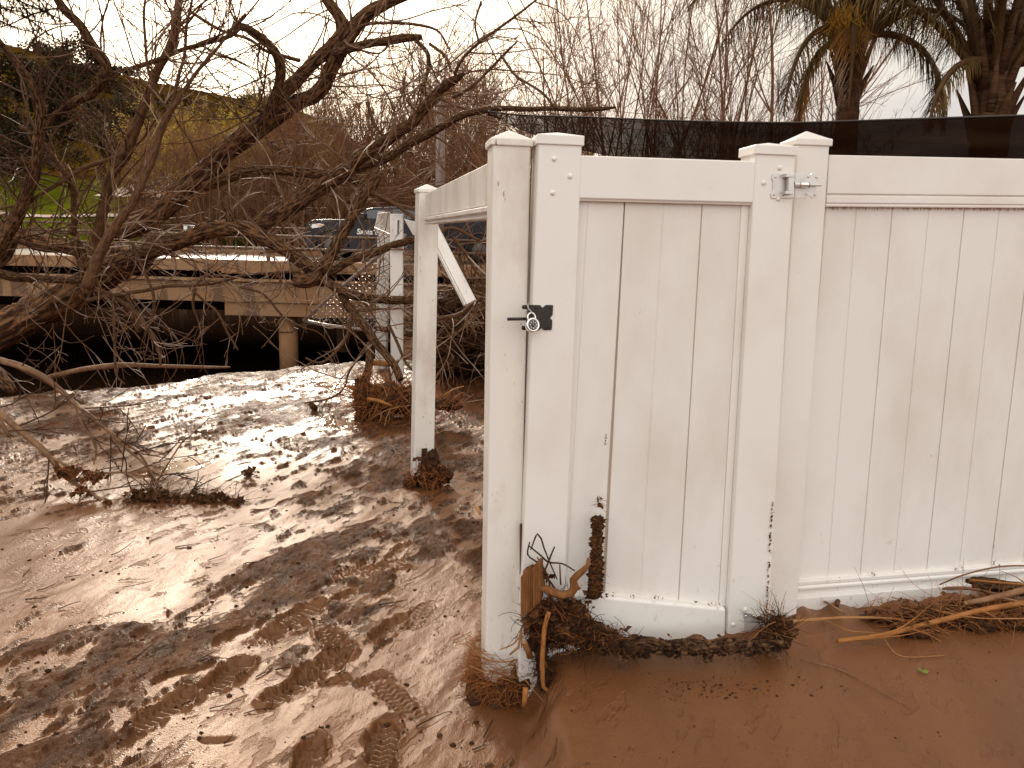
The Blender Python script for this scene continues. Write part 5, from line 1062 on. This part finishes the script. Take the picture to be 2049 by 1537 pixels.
gstick('stick', [(1823, 1181, 3, .03), (1890, 1177, 3.5, .04), (1940, 1178, 3.5, .05), (2000, 1190, 3, .05)], 'redstem', 'reddish stick lying along the foot of the right fence')
gstick('log', [(1930, 1163, 10, .05), (1980, 1170, 14, .05), (2049, 1180, 13, .05), (2120, 1188, 12, .05)], 'bark', 'rotten dark log end against the right fence', 'log', sides=12, rough=.25, endcap='wood')
gstick('stick', [(1940, 1160, 2, .09), (2000, 1166, 2.4, .10), (2060, 1170, 2.4, .11)], 'stick', 'thin split stick on top of the rotten log end')
gstick('stick', [(1602, 1320, 1.1, .004), (1680, 1340, 1.2, .004), (1760, 1383, 1.2, .006), (1822, 1416, .9, .004)], 'greystick', 'lone thin straw lying on the open mud below the right brush', rough=0, sides=5)
gstick('stick', [(1648, 1240, 1, .01), (1700, 1262, 1, .02), (1760, 1270, 1.3, .02), (1800, 1312, 1.3, .01), (1890, 1312, 1, .005)], 'straw', 'bent pale straw under the thick yellow brown stick', rough=0, sides=5)
gstick('stick', [(1770, 1190, 1, .02), (1850, 1215, 1.3, .04), (1950, 1236, 1.4, .05), (2060, 1238, 1.4, .05)], 'straw', 'long pale straw crossing above the thick yellow brown stick', rough=0, sides=5)
gstick('stick', [(1880, 1170, 1.6, .10), (1930, 1150, 1.8, .16), (2000, 1134, 1.8, .2), (2070, 1132, 1.8, .22)], 'redstem', 'thin dark twig arching up in front of the fence bottom rail', rough=0, sides=5)
gstick('stick', [(1642, 1200, 2.6, .015), (1665, 1212, 3, .02), (1690, 1228, 2.6, .015)], 'greystick', 'short grey stick on the mud beside the hinge post')
gstick('stick', [(1666, 1190, 6, .01), (1676, 1200, 6, .02), (1674, 1212, 4, .01)], 'leaf', 'curled brown seed pod leaning by the foot of the right fence', 'seed pod')
gstick('stick', [(968, 1475, 2, .006), (978, 1455, 2.6, .01), (986, 1440, 1.6, .015)], 'limb', 'small dark twig on the mud below the front post')
b = MB()
for px, py in ((1770, 1235), (1850, 1228), (1900, 1240), (1960, 1250), (2010, 1235), (2049, 1250), (1830, 1262), (1930, 1215), (1990, 1210), (2100, 1240)):
    p = onground(px, py, .01); b.lump(p, .07, .04, .016, amp=.6); leaves(b, p + Vector((0, -.01, .02)), (.10, .05, .03), 36, .013, 1); fibres(b, p + Vector((0, 0, .02)), (.11, .05, .03), 55, .10, .0011, 2, .25, .4); fibres(b, p + Vector((0, 0, .03)), (.1, .05, .03), 6, .2, .0013, 3, .15, .4)
o = b.build('twig_litter', [M['litter'], M['leaf'], M['fibre'], M['straw']]); tag(o, 'matted twigs and dead leaves strewn along the foot of the right fence', 'twig litter', kind='stuff')
b = MB(); q = onground(1845, 1345, .008)
for a_ in (0, 1.6): d = Vector((math.cos(a_), math.sin(a_), .2)); s2 = Vector((-math.sin(a_), math.cos(a_), .3)); b.face(q, q + d * .012 + s2 * .008, q + d * .024, q + d * .012 - s2 * .008)
o = b.build('leaf', M['greenleaf']); tag(o, 'single bright green leaf on the shaded mud at right', 'leaf')

# ---------------------------------------------------------------- crumbs of mud and plant bits on the silt
rnd.seed(202); b = MB()
def crumb(px, py, s_, mi=0):
    p = onground(px, py); p.z = gzf(p.x, p.y) + s_ * .15; b.lump(p, s_, s_ * rnd.uniform(.6, 1), s_ * .5, seg=7, rings=5, amp=.6, mi=mi)
for _ in range(900): crumb(rnd.uniform(0, 960), 740 + 790 * rnd.random() ** 1.7, .0022 + .009 * rnd.random() ** 3)
for _ in range(90): crumb(rnd.uniform(1080, 2040), rnd.uniform(1300, 1530), .001 + .003 * rnd.random() ** 3)
for _ in range(150): crumb(rnd.gauss(1490, 80) if rnd.random() < .6 else rnd.gauss(1380, 40), rnd.gauss(1378, 12), .0015 + .004 * rnd.random() ** 2)
for _ in range(45): crumb(rnd.gauss(1850, 90), rnd.gauss(1370, 30), rnd.uniform(.0015, .003), 1)
o = b.build('mud_crumbs', [M['litter'], M['straw']]); tag(o, 'dark crumbs of mud and plant bits scattered on the silt', 'mud crumbs', kind='stuff')
b = MB()
for _ in range(150):
    px, py = rnd.uniform(0, 960), 770 + 740 * rnd.random() ** 1.3; p = onground(px, py); p.z = gzf(p.x, p.y) + .004; an = rnd.gauss(.9, .5); L_ = rnd.uniform(.03, .14)
    p_, r2 = wander(p, (math.sin(an), math.cos(an), rnd.uniform(0, .15)), L_, rnd.uniform(.001, .0035), .001, L_ / 5, .2); b.tube(p_, r2, 5)
o = b.build('twig_scatter', [M['litter']]); tag(o, 'loose broken twigs lying flat on the open mud', 'twigs', kind='stuff')

# ---------------------------------------------------------------- fallen tree
def rows3(rows, Y0, Y1):
    n = len(rows); out = []
    for i, rw in enumerate(rows):
        yy = rw[3] if len(rw) > 3 else Y0 + (Y1 - Y0) * i / (n - 1); p = P(rw[0], rw[1], yy); out.append((p.x, p.y, p.z, rw[2] / F * yy))
    return out
def jag(pts, amp):
    return [Vector((p.x + amp * mn.noise(p * 3.1), p.y + amp * mn.noise(p * 3.1 + Vector((7, 0, 0))), p.z + amp * mn.noise(p * 3.1 + Vector((0, 9, 0))))) for p in pts]
def limb(name, rows, Y0, Y1, parent, m='bark', sides=14, rough=.10, step=.035, label=None):
    c_, q_ = crom(rows3(rows, Y0, Y1), step); c_ = jag(c_, .02); b = MB(); b.tube(c_, q_, sides, rough=rough, seed=len(rows)); o = b.build(name, M[m], parent)
    if label: o['label'] = label
    return c_, q_
def twigs_on(b, paths, n, Lr, seed, upb=0.0, curl=.19, lower=0.0, spur=True, sun=0):
    rnd.seed(seed); tot = [max(1, len(p[0])) for p in paths]
    for k in range(n):
        c_, q_ = rnd.choices(paths, tot)[0]; i = rnd.randint(1, len(c_) - 2); t_ = (c_[i + 1] - c_[i]).normalized()
        d = side_dir(t_, rnd.uniform(.6, 1.3)); d.y *= .7; d.z += lower; L_ = rnd.uniform(*Lr); r0 = min(q_[i] * .6, .0034 + L_ * .0040)
        p1, r1 = wander(c_[i], d, L_, r0, .0026, .055, curl, upb + rnd.gauss(0, .012)); b.tube(p1, r1, 5, cap=False)
        for s_ in range(rnd.randint(1, 4)):
            j = rnd.randint(2, max(2, len(p1) - 3)); j = min(j, len(p1) - 2); t2 = (p1[j + 1] - p1[j]).normalized(); L2 = L_ * rnd.uniform(.2, .55)
            p2, r2 = wander(p1[j], side_dir(t2, rnd.uniform(.3, .75)), L2, max(.0035, r1[j] * .6), .0028, .05, curl * 1.2, upb + rnd.gauss(0, .015)); b.tube(p2, r2, 4, cap=False)
            if spur:
                for s3 in range(rnd.randint(0, 2)):
                    j = rnd.randint(1, len(p2) - 2); t3 = (p2[j + 1] - p2[j]).normalized(); L3 = rnd.uniform(.05, .2); p3, r3 = wander(p2[j], side_dir(t3, .7), L3, .0032, .0024, .04, .4, .02); b.tube(p3, r3, 3, cap=False)
rnd.seed(300)
ft = empty('fallen_tree', tuple(P(60, 640, 9.0)), 'big fallen tree with rough bark and bare limbs sprawling over the creek bank', 'fallen tree')
ph = []
ph.append(limb('trunk', [(-160, 730, 42), (0, 662, 36), (59, 630, 32), (117, 600, 30), (176, 570, 29), (234, 535, 27), (290, 510, 22)], 9.0, 8.8, ft, sides=24, rough=.12, label='thick trunk base'))
LIMBS = [
 ([(-80, 440, 18), (0, 455, 17), (44, 472, 17), (88, 486, 16), (132, 493, 15), (176, 503, 15), (234, 513, 16)], 9.0, 8.8),
 ([(230, 470, 20), (307, 434, 19), (393, 357, 20), (461, 297, 20), (530, 246, 19), (590, 205, 15), (623, 193, 14), (650, 165, 14), (672, 118, 14), (690, 82, 15), (723, 38, 13), (776, 6, 11), (850, -25, 9)], 8.8, 8.0),
 ([(530, 249, 12), (564, 188, 13), (632, 125, 12), (666, 92, 14), (685, 70, 15), (679, 38, 11), (658, 6, 10), (640, -25, 9)], 8.3, 8.2),
 ([(672, 108, 9), (700, 100, 8), (740, 88, 7.5), (805, 77, 8), (843, 73, 5)], 8.1, 7.8),
 ([(834, 80, 4), (855, 102, 4), (859, 132, 4), (852, 161, 3.6), (846, 185, 3), (870, 200, 2.4)], 7.8, 7.7),
 ([(517, 452, 14), (554, 433, 14), (603, 401, 14), (651, 367, 14), (700, 338, 13), (723, 312, 13), (764, 287, 12), (811, 255, 11), (849, 217, 10), (881, 182, 9), (907, 163, 8), (928, 147, 3)], 8.3, 7.4),
 ([(190, 540, 20), (240, 527, 19), (273, 513, 17), (322, 496, 17), (371, 477, 16), (420, 458, 17), (468, 455, 16), (517, 470, 15), (566, 496, 14), (603, 523, 14), (640, 552, 14), (645, 565, 12)], 8.7, 7.8),
 ([(456, 452, 8), (461, 424, 8), (452, 412, 7), (446, 405, 4)], 8.2, 8.2),
 ([(410, 372, 10), (440, 360, 10), (478, 348, 10), (547, 342, 9), (632, 348, 9), (690, 358, 7), (740, 372, 6)], 8.4, 8.0),
 ([(590, 560, 15), (606, 563, 14), (628, 560, 13), (645, 540, 12), (655, 521, 11), (677, 477, 11), (701, 443, 11), (721, 406, 10), (745, 374, 10), (757, 350, 8)], 7.7, 7.6),
 ([(655, 545, 9), (667, 540, 8), (696, 521, 8), (745, 504, 8), (794, 489, 7), (831, 479, 7), (870, 470, 6)], 7.7, 7.3),
 ([(640, 556, 9), (660, 566, 9), (684, 579, 9), (733, 596, 9), (782, 601, 8.5), (831, 601, 8), (870, 598, 7)], 7.7, 7.2),
 ([(684, 579, 9), (696, 609, 9), (716, 638, 9), (740, 667, 9), (750, 685, 9), (771, 713, 8), (790, 735, 8), (800, 760, 7)], 7.6, 6.9),
 ([(740, 690, 7), (739, 706, 8), (734, 743, 8), (729, 772, 9), (727, 809, 8), (732, 828, 6)], 7.3, 6.8),
 ([(717, 337, 11), (760, 322, 9), (805, 300, 8), (850, 272, 8), (893, 249, 7), (922, 231, 7), (957, 220, 6), (1010, 217, 5), (1098, 218, 4.5), (1197, 217, 4), (1232, 216, 2)], 8.0, 6.4),
 ([(187, 520, 14), (176, 545, 13), (172, 575, 14), (176, 600, 12)], 8.5, 8.5),
 ([(150, 480, 11), (165, 520, 12), (178, 550, 12)], 8.5, 8.5),
 ([(240, 590, 12), (262, 620, 11), (275, 650, 8), (280, 665, 4)], 8.4, 8.3),
 ([(0, 545, 9), (40, 555, 8), (90, 558, 7), (140, 562, 5), (165, 565, 4)], 8.2, 8.2),
 ([(-30, 530, 20), (0, 515, 17), (15, 490, 15), (30, 460, 12)], 9.0, 9.0),
]
for rows, Y0, Y1 in LIMBS: ph.append(limb('limb', rows, Y0, Y1, ft))
MID = [
 ([(910, 150, 3.4), (925, 117, 3.2), (954, 88, 3), (1010, 47, 2.6), (1074, 0, 2), (1100, -20, 2)], 7.4, 7.0),
 ([(905, 195, 3.2), (945, 173, 3), (1001, 117, 2.6), (1033, 85, 1.6)], 7.4, 7.1),
 ([(1001, 112, 2.4), (1030, 150, 2.4), (1060, 170, 2.4), (1090, 190, 2.6), (1112, 215, 2.6)], 6.9, 6.5),
 ([(957, 88, 2.4), (950, 50, 2), (965, 0, 2)], 7.2, 7.2),
 ([(860, 85, 3), (890, 110, 2.6), (903, 145, 2.6)], 7.7, 7.5),
 ([(600, 120, 4), (540, 105, 3.5), (500, 80, 3), (440, 60, 3), (380, 20, 3)], 8.2, 8.6),
 ([(690, 90, 4), (720, 55, 3.4), (800, 45, 3), (870, 60, 2.4), (900, 100, 2)], 8.1, 7.9),
 ([(735, 205, 3.5), (742, 230, 3.4), (752, 255, 3), (765, 270, 2.6)], 7.9, 7.9),
 ([(175, 600, 5), (228, 592, 4), (330, 575, 3.8), (420, 570, 3.4), (480, 552, 3), (550, 545, 2.6), (600, 545, 2.4)], 8.3, 7.7),
 ([(190, 578, 6), (225, 592, 5), (270, 625, 4.5), (300, 665, 4), (320, 705, 3.4), (322, 730, 2.6)], 8.3, 7.9),
 ([(228, 590, 3), (228, 650, 2.8), (228, 700, 2.6), (235, 750, 2.2), (250, 770, 1.8)], 8.2, 7.9),
 ([(262, 480, 3.4), (280, 530, 3.4), (300, 570, 3), (307, 600, 3), (300, 650, 2.4), (290, 668, 1.8)], 8.2, 8.0),
 ([(392, 575, 3), (385, 605, 2.6), (388, 630, 2.2)], 7.9, 7.9),
 ([(620, 500, 3), (560, 500, 2.4), (520, 505, 2)], 7.7, 7.7),
 ([(480, 573, 2.8), (530, 590, 2.4), (560, 625, 2.4), (590, 660, 2), (560, 665, 1.8)], 7.7, 7.6),
 ([(380, 576, 2.8), (430, 620, 2.4), (455, 665, 2.2), (475, 700, 1.6)], 7.9, 7.7),
 ([(880, 470, 4), (905, 455, 3), (960, 480, 2.6)], 7.2, 7.2),
 ([(905, 475, 3.4), (935, 510, 3.2), (955, 545, 2.8), (975, 560, 2.2)], 7.2, 7.2),
 ([(870, 640, 4), (910, 635, 5), (935, 620, 5), (955, 595, 5)], 7.0, 6.8),
 ([(760, 395, 4), (800, 410, 4), (850, 425, 4)], 7.5, 7.3),
 ([(745, 385, 4.5), (790, 405, 4), (830, 438, 3.5), (870, 450, 3)], 7.5, 7.2),
 ([(700, 640, 4), (690, 680, 3.4), (660, 715, 3), (635, 725, 2.4), (610, 715, 1.8)], 7.3, 7.2),
 ([(735, 690, 2.6), (700, 740, 2.4), (690, 780, 2.2), (655, 800, 2), (610, 808, 1.6)], 7.1, 7.0),
 ([(780, 650, 3), (800, 700, 3), (815, 730, 2.6), (830, 745, 2)], 7.1, 7.0),
]
mid = [limb('bough', rows, Y0, Y1, ft, 'limb', 7, .06, .04) for rows, Y0, Y1 in MID]
b = MB()
twigs_on(b, ph[1:7], 135, (.5, 2.0), 301, .01); twigs_on(b, ph[7:15], 72, (.4, 1.6), 302, .0); twigs_on(b, mid, 80, (.25, 1.1), 303, .0); twigs_on(b, [ph[0], ph[7], ph[16], ph[18], ph[19]], 55, (.5, 1.8), 304, -.015, lower=-.25)
twigs_on(b, [ph[15]], 26, (.2, .6), 305, .0)
o = b.build('twigs', M['twig'], ft); o['kind'] = 'stuff'

# the standing trees at the left edge
lt = empty('leaning_tree', tuple(P(0, 520, 7.6)), 'dark leaning tree at the far left edge with crooked upward limbs', 'bare tree'); pl_ = []
for rows, Y0, Y1 in [([(-60, 560, 16), (0, 490, 14), (27, 444, 13), (51, 393, 12), (68, 325, 11), (82, 253, 10), (79, 205, 9), (60, 160, 7), (20, 110, 6), (-20, 60, 5)], 7.8, 7.2),
                     ([(82, 262, 7), (120, 222, 7), (160, 200, 8), (184, 188, 9), (208, 160, 9), (212, 128, 9), (184, 90, 9), (164, 48, 8), (130, 14, 8), (100, -25, 7)], 7.5, 7.0),
                     ([(206, 152, 6), (222, 150, 4), (300, 126, 4.5), (359, 102, 4), (410, 85, 4), (461, 72, 4), (480, 52, 5)], 7.2, 7.6),
                     ([(471, 50, 7), (495, 58, 7), (533, 85, 8), (557, 115, 9), (560, 161, 9), (547, 205, 9), (530, 244, 9)], 7.6, 8.3)]:
    pl_.append(limb('limb', rows, Y0, Y1, lt, 'bark', 12, .09))
b = MB(); twigs_on(b, pl_, 85, (.4, 1.7), 311, .01); o = b.build('twigs', M['limb'], lt); o['kind'] = 'stuff'
st = empty('slender_tree', tuple(P(191, 540, 6.9)), 'slender straight bare tree crossing in front of the fallen trunk', 'bare tree'); ps = []
ps.append(limb('stem', [(176, 575, 13), (191, 525, 11), (212, 489, 10), (239, 441, 9), (273, 393, 8), (300, 325, 7.5), (325, 263, 7), (342, 219, 6), (369, 178, 4), (410, 123, 3.2), (450, 75, 2.6), (492, 30, 2)], 6.9, 6.7, st, 'limb', 10, .05))
ps.append(limb('stem', [(342, 219, 4), (352, 160, 3.4), (368, 90, 3), (380, 20, 2.6), (384, -20, 2.4)], 6.8, 6.7, st, 'limb', 8, .05))
ps.append(limb('stem', [(340, 225, 3), (310, 180, 3), (292, 110, 2.8), (290, 40, 2.6), (296, -20, 2)], 6.8, 6.7, st, 'limb', 8, .05))
b = MB(); twigs_on(b, ps, 50, (.3, 1.0), 321, .012); o = b.build('twigs', M['twig'], st); o['kind'] = 'stuff'
s2t = empty('tall_tree', tuple(P(240, 470, 8.0)), 'taller bare tree at left whose smooth wavy stem reaches the top of the view', 'bare tree'); ps = []
ps.append(limb('stem', [(185, 500, 12), (198, 461, 11), (212, 393, 10), (225, 348, 9), (253, 307, 10), (273, 249, 10), (290, 205, 8), (307, 157, 8), (331, 113, 8), (348, 68, 8), (359, 0, 7), (362, -30, 7)], 8.2, 7.6, s2t, 'limb', 12, .07))
ps.append(limb('stem', [(147, 470, 6), (148, 420, 5.5), (144, 376, 5), (116, 328, 4.5), (80, 280, 4), (40, 250, 3)], 8.0, 7.6, s2t, 'limb', 9, .07))
ps.append(limb('stem', [(253, 305, 4), (200, 325, 4), (150, 345, 3.5), (60, 400, 3), (0, 420, 2.4)], 7.8, 7.6, s2t, 'limb', 8, .07))
b = MB(); twigs_on(b, ps, 70, (.4, 1.8), 331, .008); o = b.build('twigs', M['limb'], s2t); o['kind'] = 'stuff'
# dark conifer bough hanging into the corner
rnd.seed(340); cb = empty('conifer_bough', tuple(P(-60, -40, 4.2)), 'dark dense conifer bough hanging into the top left corner', 'conifer bough')
b = MB(); nd = MB()
for _ in range(44):
    p0 = P(rnd.uniform(-140, 60), rnd.uniform(-110, 30), rnd.uniform(3.9, 4.6)); d = Vector((rnd.uniform(.2, 1), rnd.gauss(0, .4), rnd.uniform(-.7, .1))); p_, q_ = wander(p0, d, rnd.uniform(.18, .36), .005, .002, .03, .12); b.tube(p_, q_, 5, cap=False)
    for q in p_:
        for _k in range(14): e = Vector((rnd.gauss(0, 1), rnd.gauss(0, 1), rnd.gauss(0, 1))).normalized(); leaflet_strip(nd, q, e, .045, .0022, .05)
b.build('twigs', M['limb'], cb); nd.build('needles', M['needle'], cb)

# ---------------------------------------------------------------- branches lying on the mud at left
rnd.seed(350)
def branch_thing(name, label, mains, ntw, seed, m='wetstick', Lr=(.15, .6)):
    c0 = mains[0][0]; r = empty(name, tuple(P(c0[0], c0[1], c0[3])), label, 'fallen branch'); pp = []
    for k, rows in enumerate(mains): pp.append(limb('stem', rows, 5, 5, r, m, 8, .06, .03))
    b = MB(); twigs_on(b, pp, ntw, Lr, seed, -.01, .2, spur=False); o = b.build('twigs', M['limb'], r); o['kind'] = 'stuff'
    return r
branch_thing('fallen_branch', 'long grey branch arching in from the left edge down to the mud, upper of two',
  [[(-40, 712, 8, 5.2), (0, 722, 7, 5.2), (41, 735, 7, 5.2), (82, 755, 6.5, 5.2), (113, 776, 6, 5.2), (147, 803, 5, 5.2), (184, 834, 4.4, 5.1), (219, 868, 3.6, 5.0), (253, 899, 3.2, 5.0), (284, 923, 2.8, 4.95), (307, 953, 2.4, 4.9), (325, 981, 2, 4.85), (362, 1005, 1.6, 4.8)],
   [(157, 812, 3, 5.15), (200, 850, 3, 5.1), (239, 880, 2.8, 5.05), (275, 905, 2.6, 5.0), (294, 930, 2.2, 5.0), (314, 962, 2, 5.0), (345, 977, 1.8, 4.95), (403, 972, 1.6, 4.98), (454, 960, 1.4, 5.0), (492, 943, 1.2, 5.05)],
   [(147, 803, 2.4, 5.2), (165, 850, 2.2, 5.1), (190, 890, 2, 5.1), (188, 930, 1.6, 5.0)], [(315, 958, 2, 4.95), (335, 925, 1.8, 4.95), (360, 890, 1.6, 4.95), (370, 872, 1.2, 4.95)]], 26, 351)
branch_thing('fallen_branch', 'long grey branch sloping from the left edge into a leafy clump, lower of two',
  [[(-40, 785, 8, 4.7), (0, 823, 7, 4.7), (51, 868, 6.5, 4.7), (96, 912, 6, 4.7), (126, 945, 5.5, 4.7), (171, 975, 4, 4.65), (212, 1003, 3, 4.6), (253, 1027, 2.4, 4.55), (280, 1042, 1.8, 4.5)],
   [(96, 912, 3, 4.7), (140, 930, 2.6, 4.7), (200, 942, 2.4, 4.7), (262, 945, 2, 4.7), (290, 960, 1.8, 4.7), (325, 1000, 1.5, 4.7)], [(190, 990, 2.2, 4.65), (215, 1020, 2, 4.6), (228, 1056, 1.6, 4.5)], [(0, 838, 5, 4.6), (22, 872, 4, 4.6)]], 20, 352)
b = MB()
for px, py, Y, rx, rz, n in ((135, 945, 4.66, .07, .035, 60), (185, 955, 4.66, .07, .03, 50), (165, 985, 4.6, .05, .03, 30), (215, 1020, 4.52, .03, .06, 16)):
    c_ = P(px, py, Y); leaves(b, c_, (rx, .05, rz), n, .028, 0); fibres(b, c_, (rx, .05, rz), n, .10, .0014, 1, .2)
o = b.build('leaf_clump', [M['leaf'], M['fibre']]); tag(o, 'clump of torn dead leaves caught on the lower grey branch', 'leaf clump')
b = MB()
for px, py, rx, rz, n in ((285, 1012, .10, .05, 90), (325, 1018, .10, .04, 60), (390, 1010, .06, .05, 40), (425, 1005, .07, .03, 34), (470, 1018, .07, .015, 24), (350, 1035, .16, .012, 30)):
    c_ = P(px, py, 4.6); c_.z = max(c_.z, gz(c_.x, c_.y) + .01); leaves(b, c_, (rx, .06, rz), n, .030, 0); fibres(b, c_, (rx, .06, rz), n, .14, .0016, 1, .2)
o = b.build('leaf_clump', [M['leaf'], M['litter']]); tag(o, 'long clump of dead leaves lying on the mud under the two grey branches', 'leaf clump')
b = MB(); c_ = onground(500, 944, .03); leaves(b, c_, (.05, .05, .03), 22, .03, 0); o = b.build('leaf_clump', [M['leaf']]); tag(o, 'small leaf bunch at the tip of the upper grey branch', 'leaf clump')
# long pole of driftwood along the bank top
stick('driftwood_pole', [(85, 757, 4, 7.3), (125, 748, 5, 7.6), (180, 737, 5.5, 7.9), (250, 731, 5.5, 8.2), (330, 733, 4, 8.6), (420, 735, 3, 9.0), (460, 735, 2, 9.2)], 8, 'greystick', 'long pale driftwood pole lying along the top of the creek bank', 'driftwood', sides=9)
stick('stick', [(620, 806, 5, 7.0), (628, 815, 7, 7.0), (634, 820, 4, 7.0)], 7.0, 'litter', 'small dark bark flake standing on the shiny mud in mid view', 'bark flake')
stick('log', [(-60, 700, 12, 6.3), (-10, 745, 14, 6.2), (20, 775, 12, 6.1), (30, 785, 6, 6.1)], 6.2, 'bark', 'dark stump end at the left edge just above the mud', 'log')

# ---------------------------------------------------------------- torn chain link panel
cl = empty('chain_link_panel', tuple(P(610, 645, 8.6)), 'torn chain link panel with bent grey pipe frame slanting behind the posts', 'chain link panel')
A1, A2, A3 = P(608, 642, 8.6), P(768, 503, 8.3), P(905, 400, 8.1); B1 = P(750, 662, 8.4)
b = MB(); b.tube([A1, A1.lerp(A2, .5) + Vector((0, 0, .01)), A2, P(812, 470, 8.2)], .018, 10); b.build('frame_pipe', M['pipe'], cl)
b = MB(); b.tube([A1, P(660, 652, 8.55), B1], .018, 10); b.build('frame_pipe', M['pipe'], cl)
b = MB(); u_ = (A2 - A1); 
def clp(s_, t_): return A1 + Vector(((835 - 608) / F * 8.4 * s_, -.25 * s_ + .12 * math.sin(s_ * 5 + t_ * 2), -.06 * s_ + t_)) 
hx = lambda s_: .90 * s_ * (227 / 160) if s_ < .7 else .90
for fam in (1, -1):
    for i in range(-30, 60):
        pts = []
        for k in range(60):
            s_ = k / 59; t_ = (i * .062 + fam * s_ * 1.05) + .010 * (1 if k % 2 else -1)
            zlim = min(.02 + s_ * 1.02, .93)
            if -.02 <= t_ <= zlim: pts.append(clp(s_, t_))
            else:
                if len(pts) > 2: b.tube(pts, .0030, 3, cap=False)
                pts = []
        if len(pts) > 2: b.tube(pts, .0030, 3, cap=False)
b.build('wire_mesh', M['pipe'], cl)
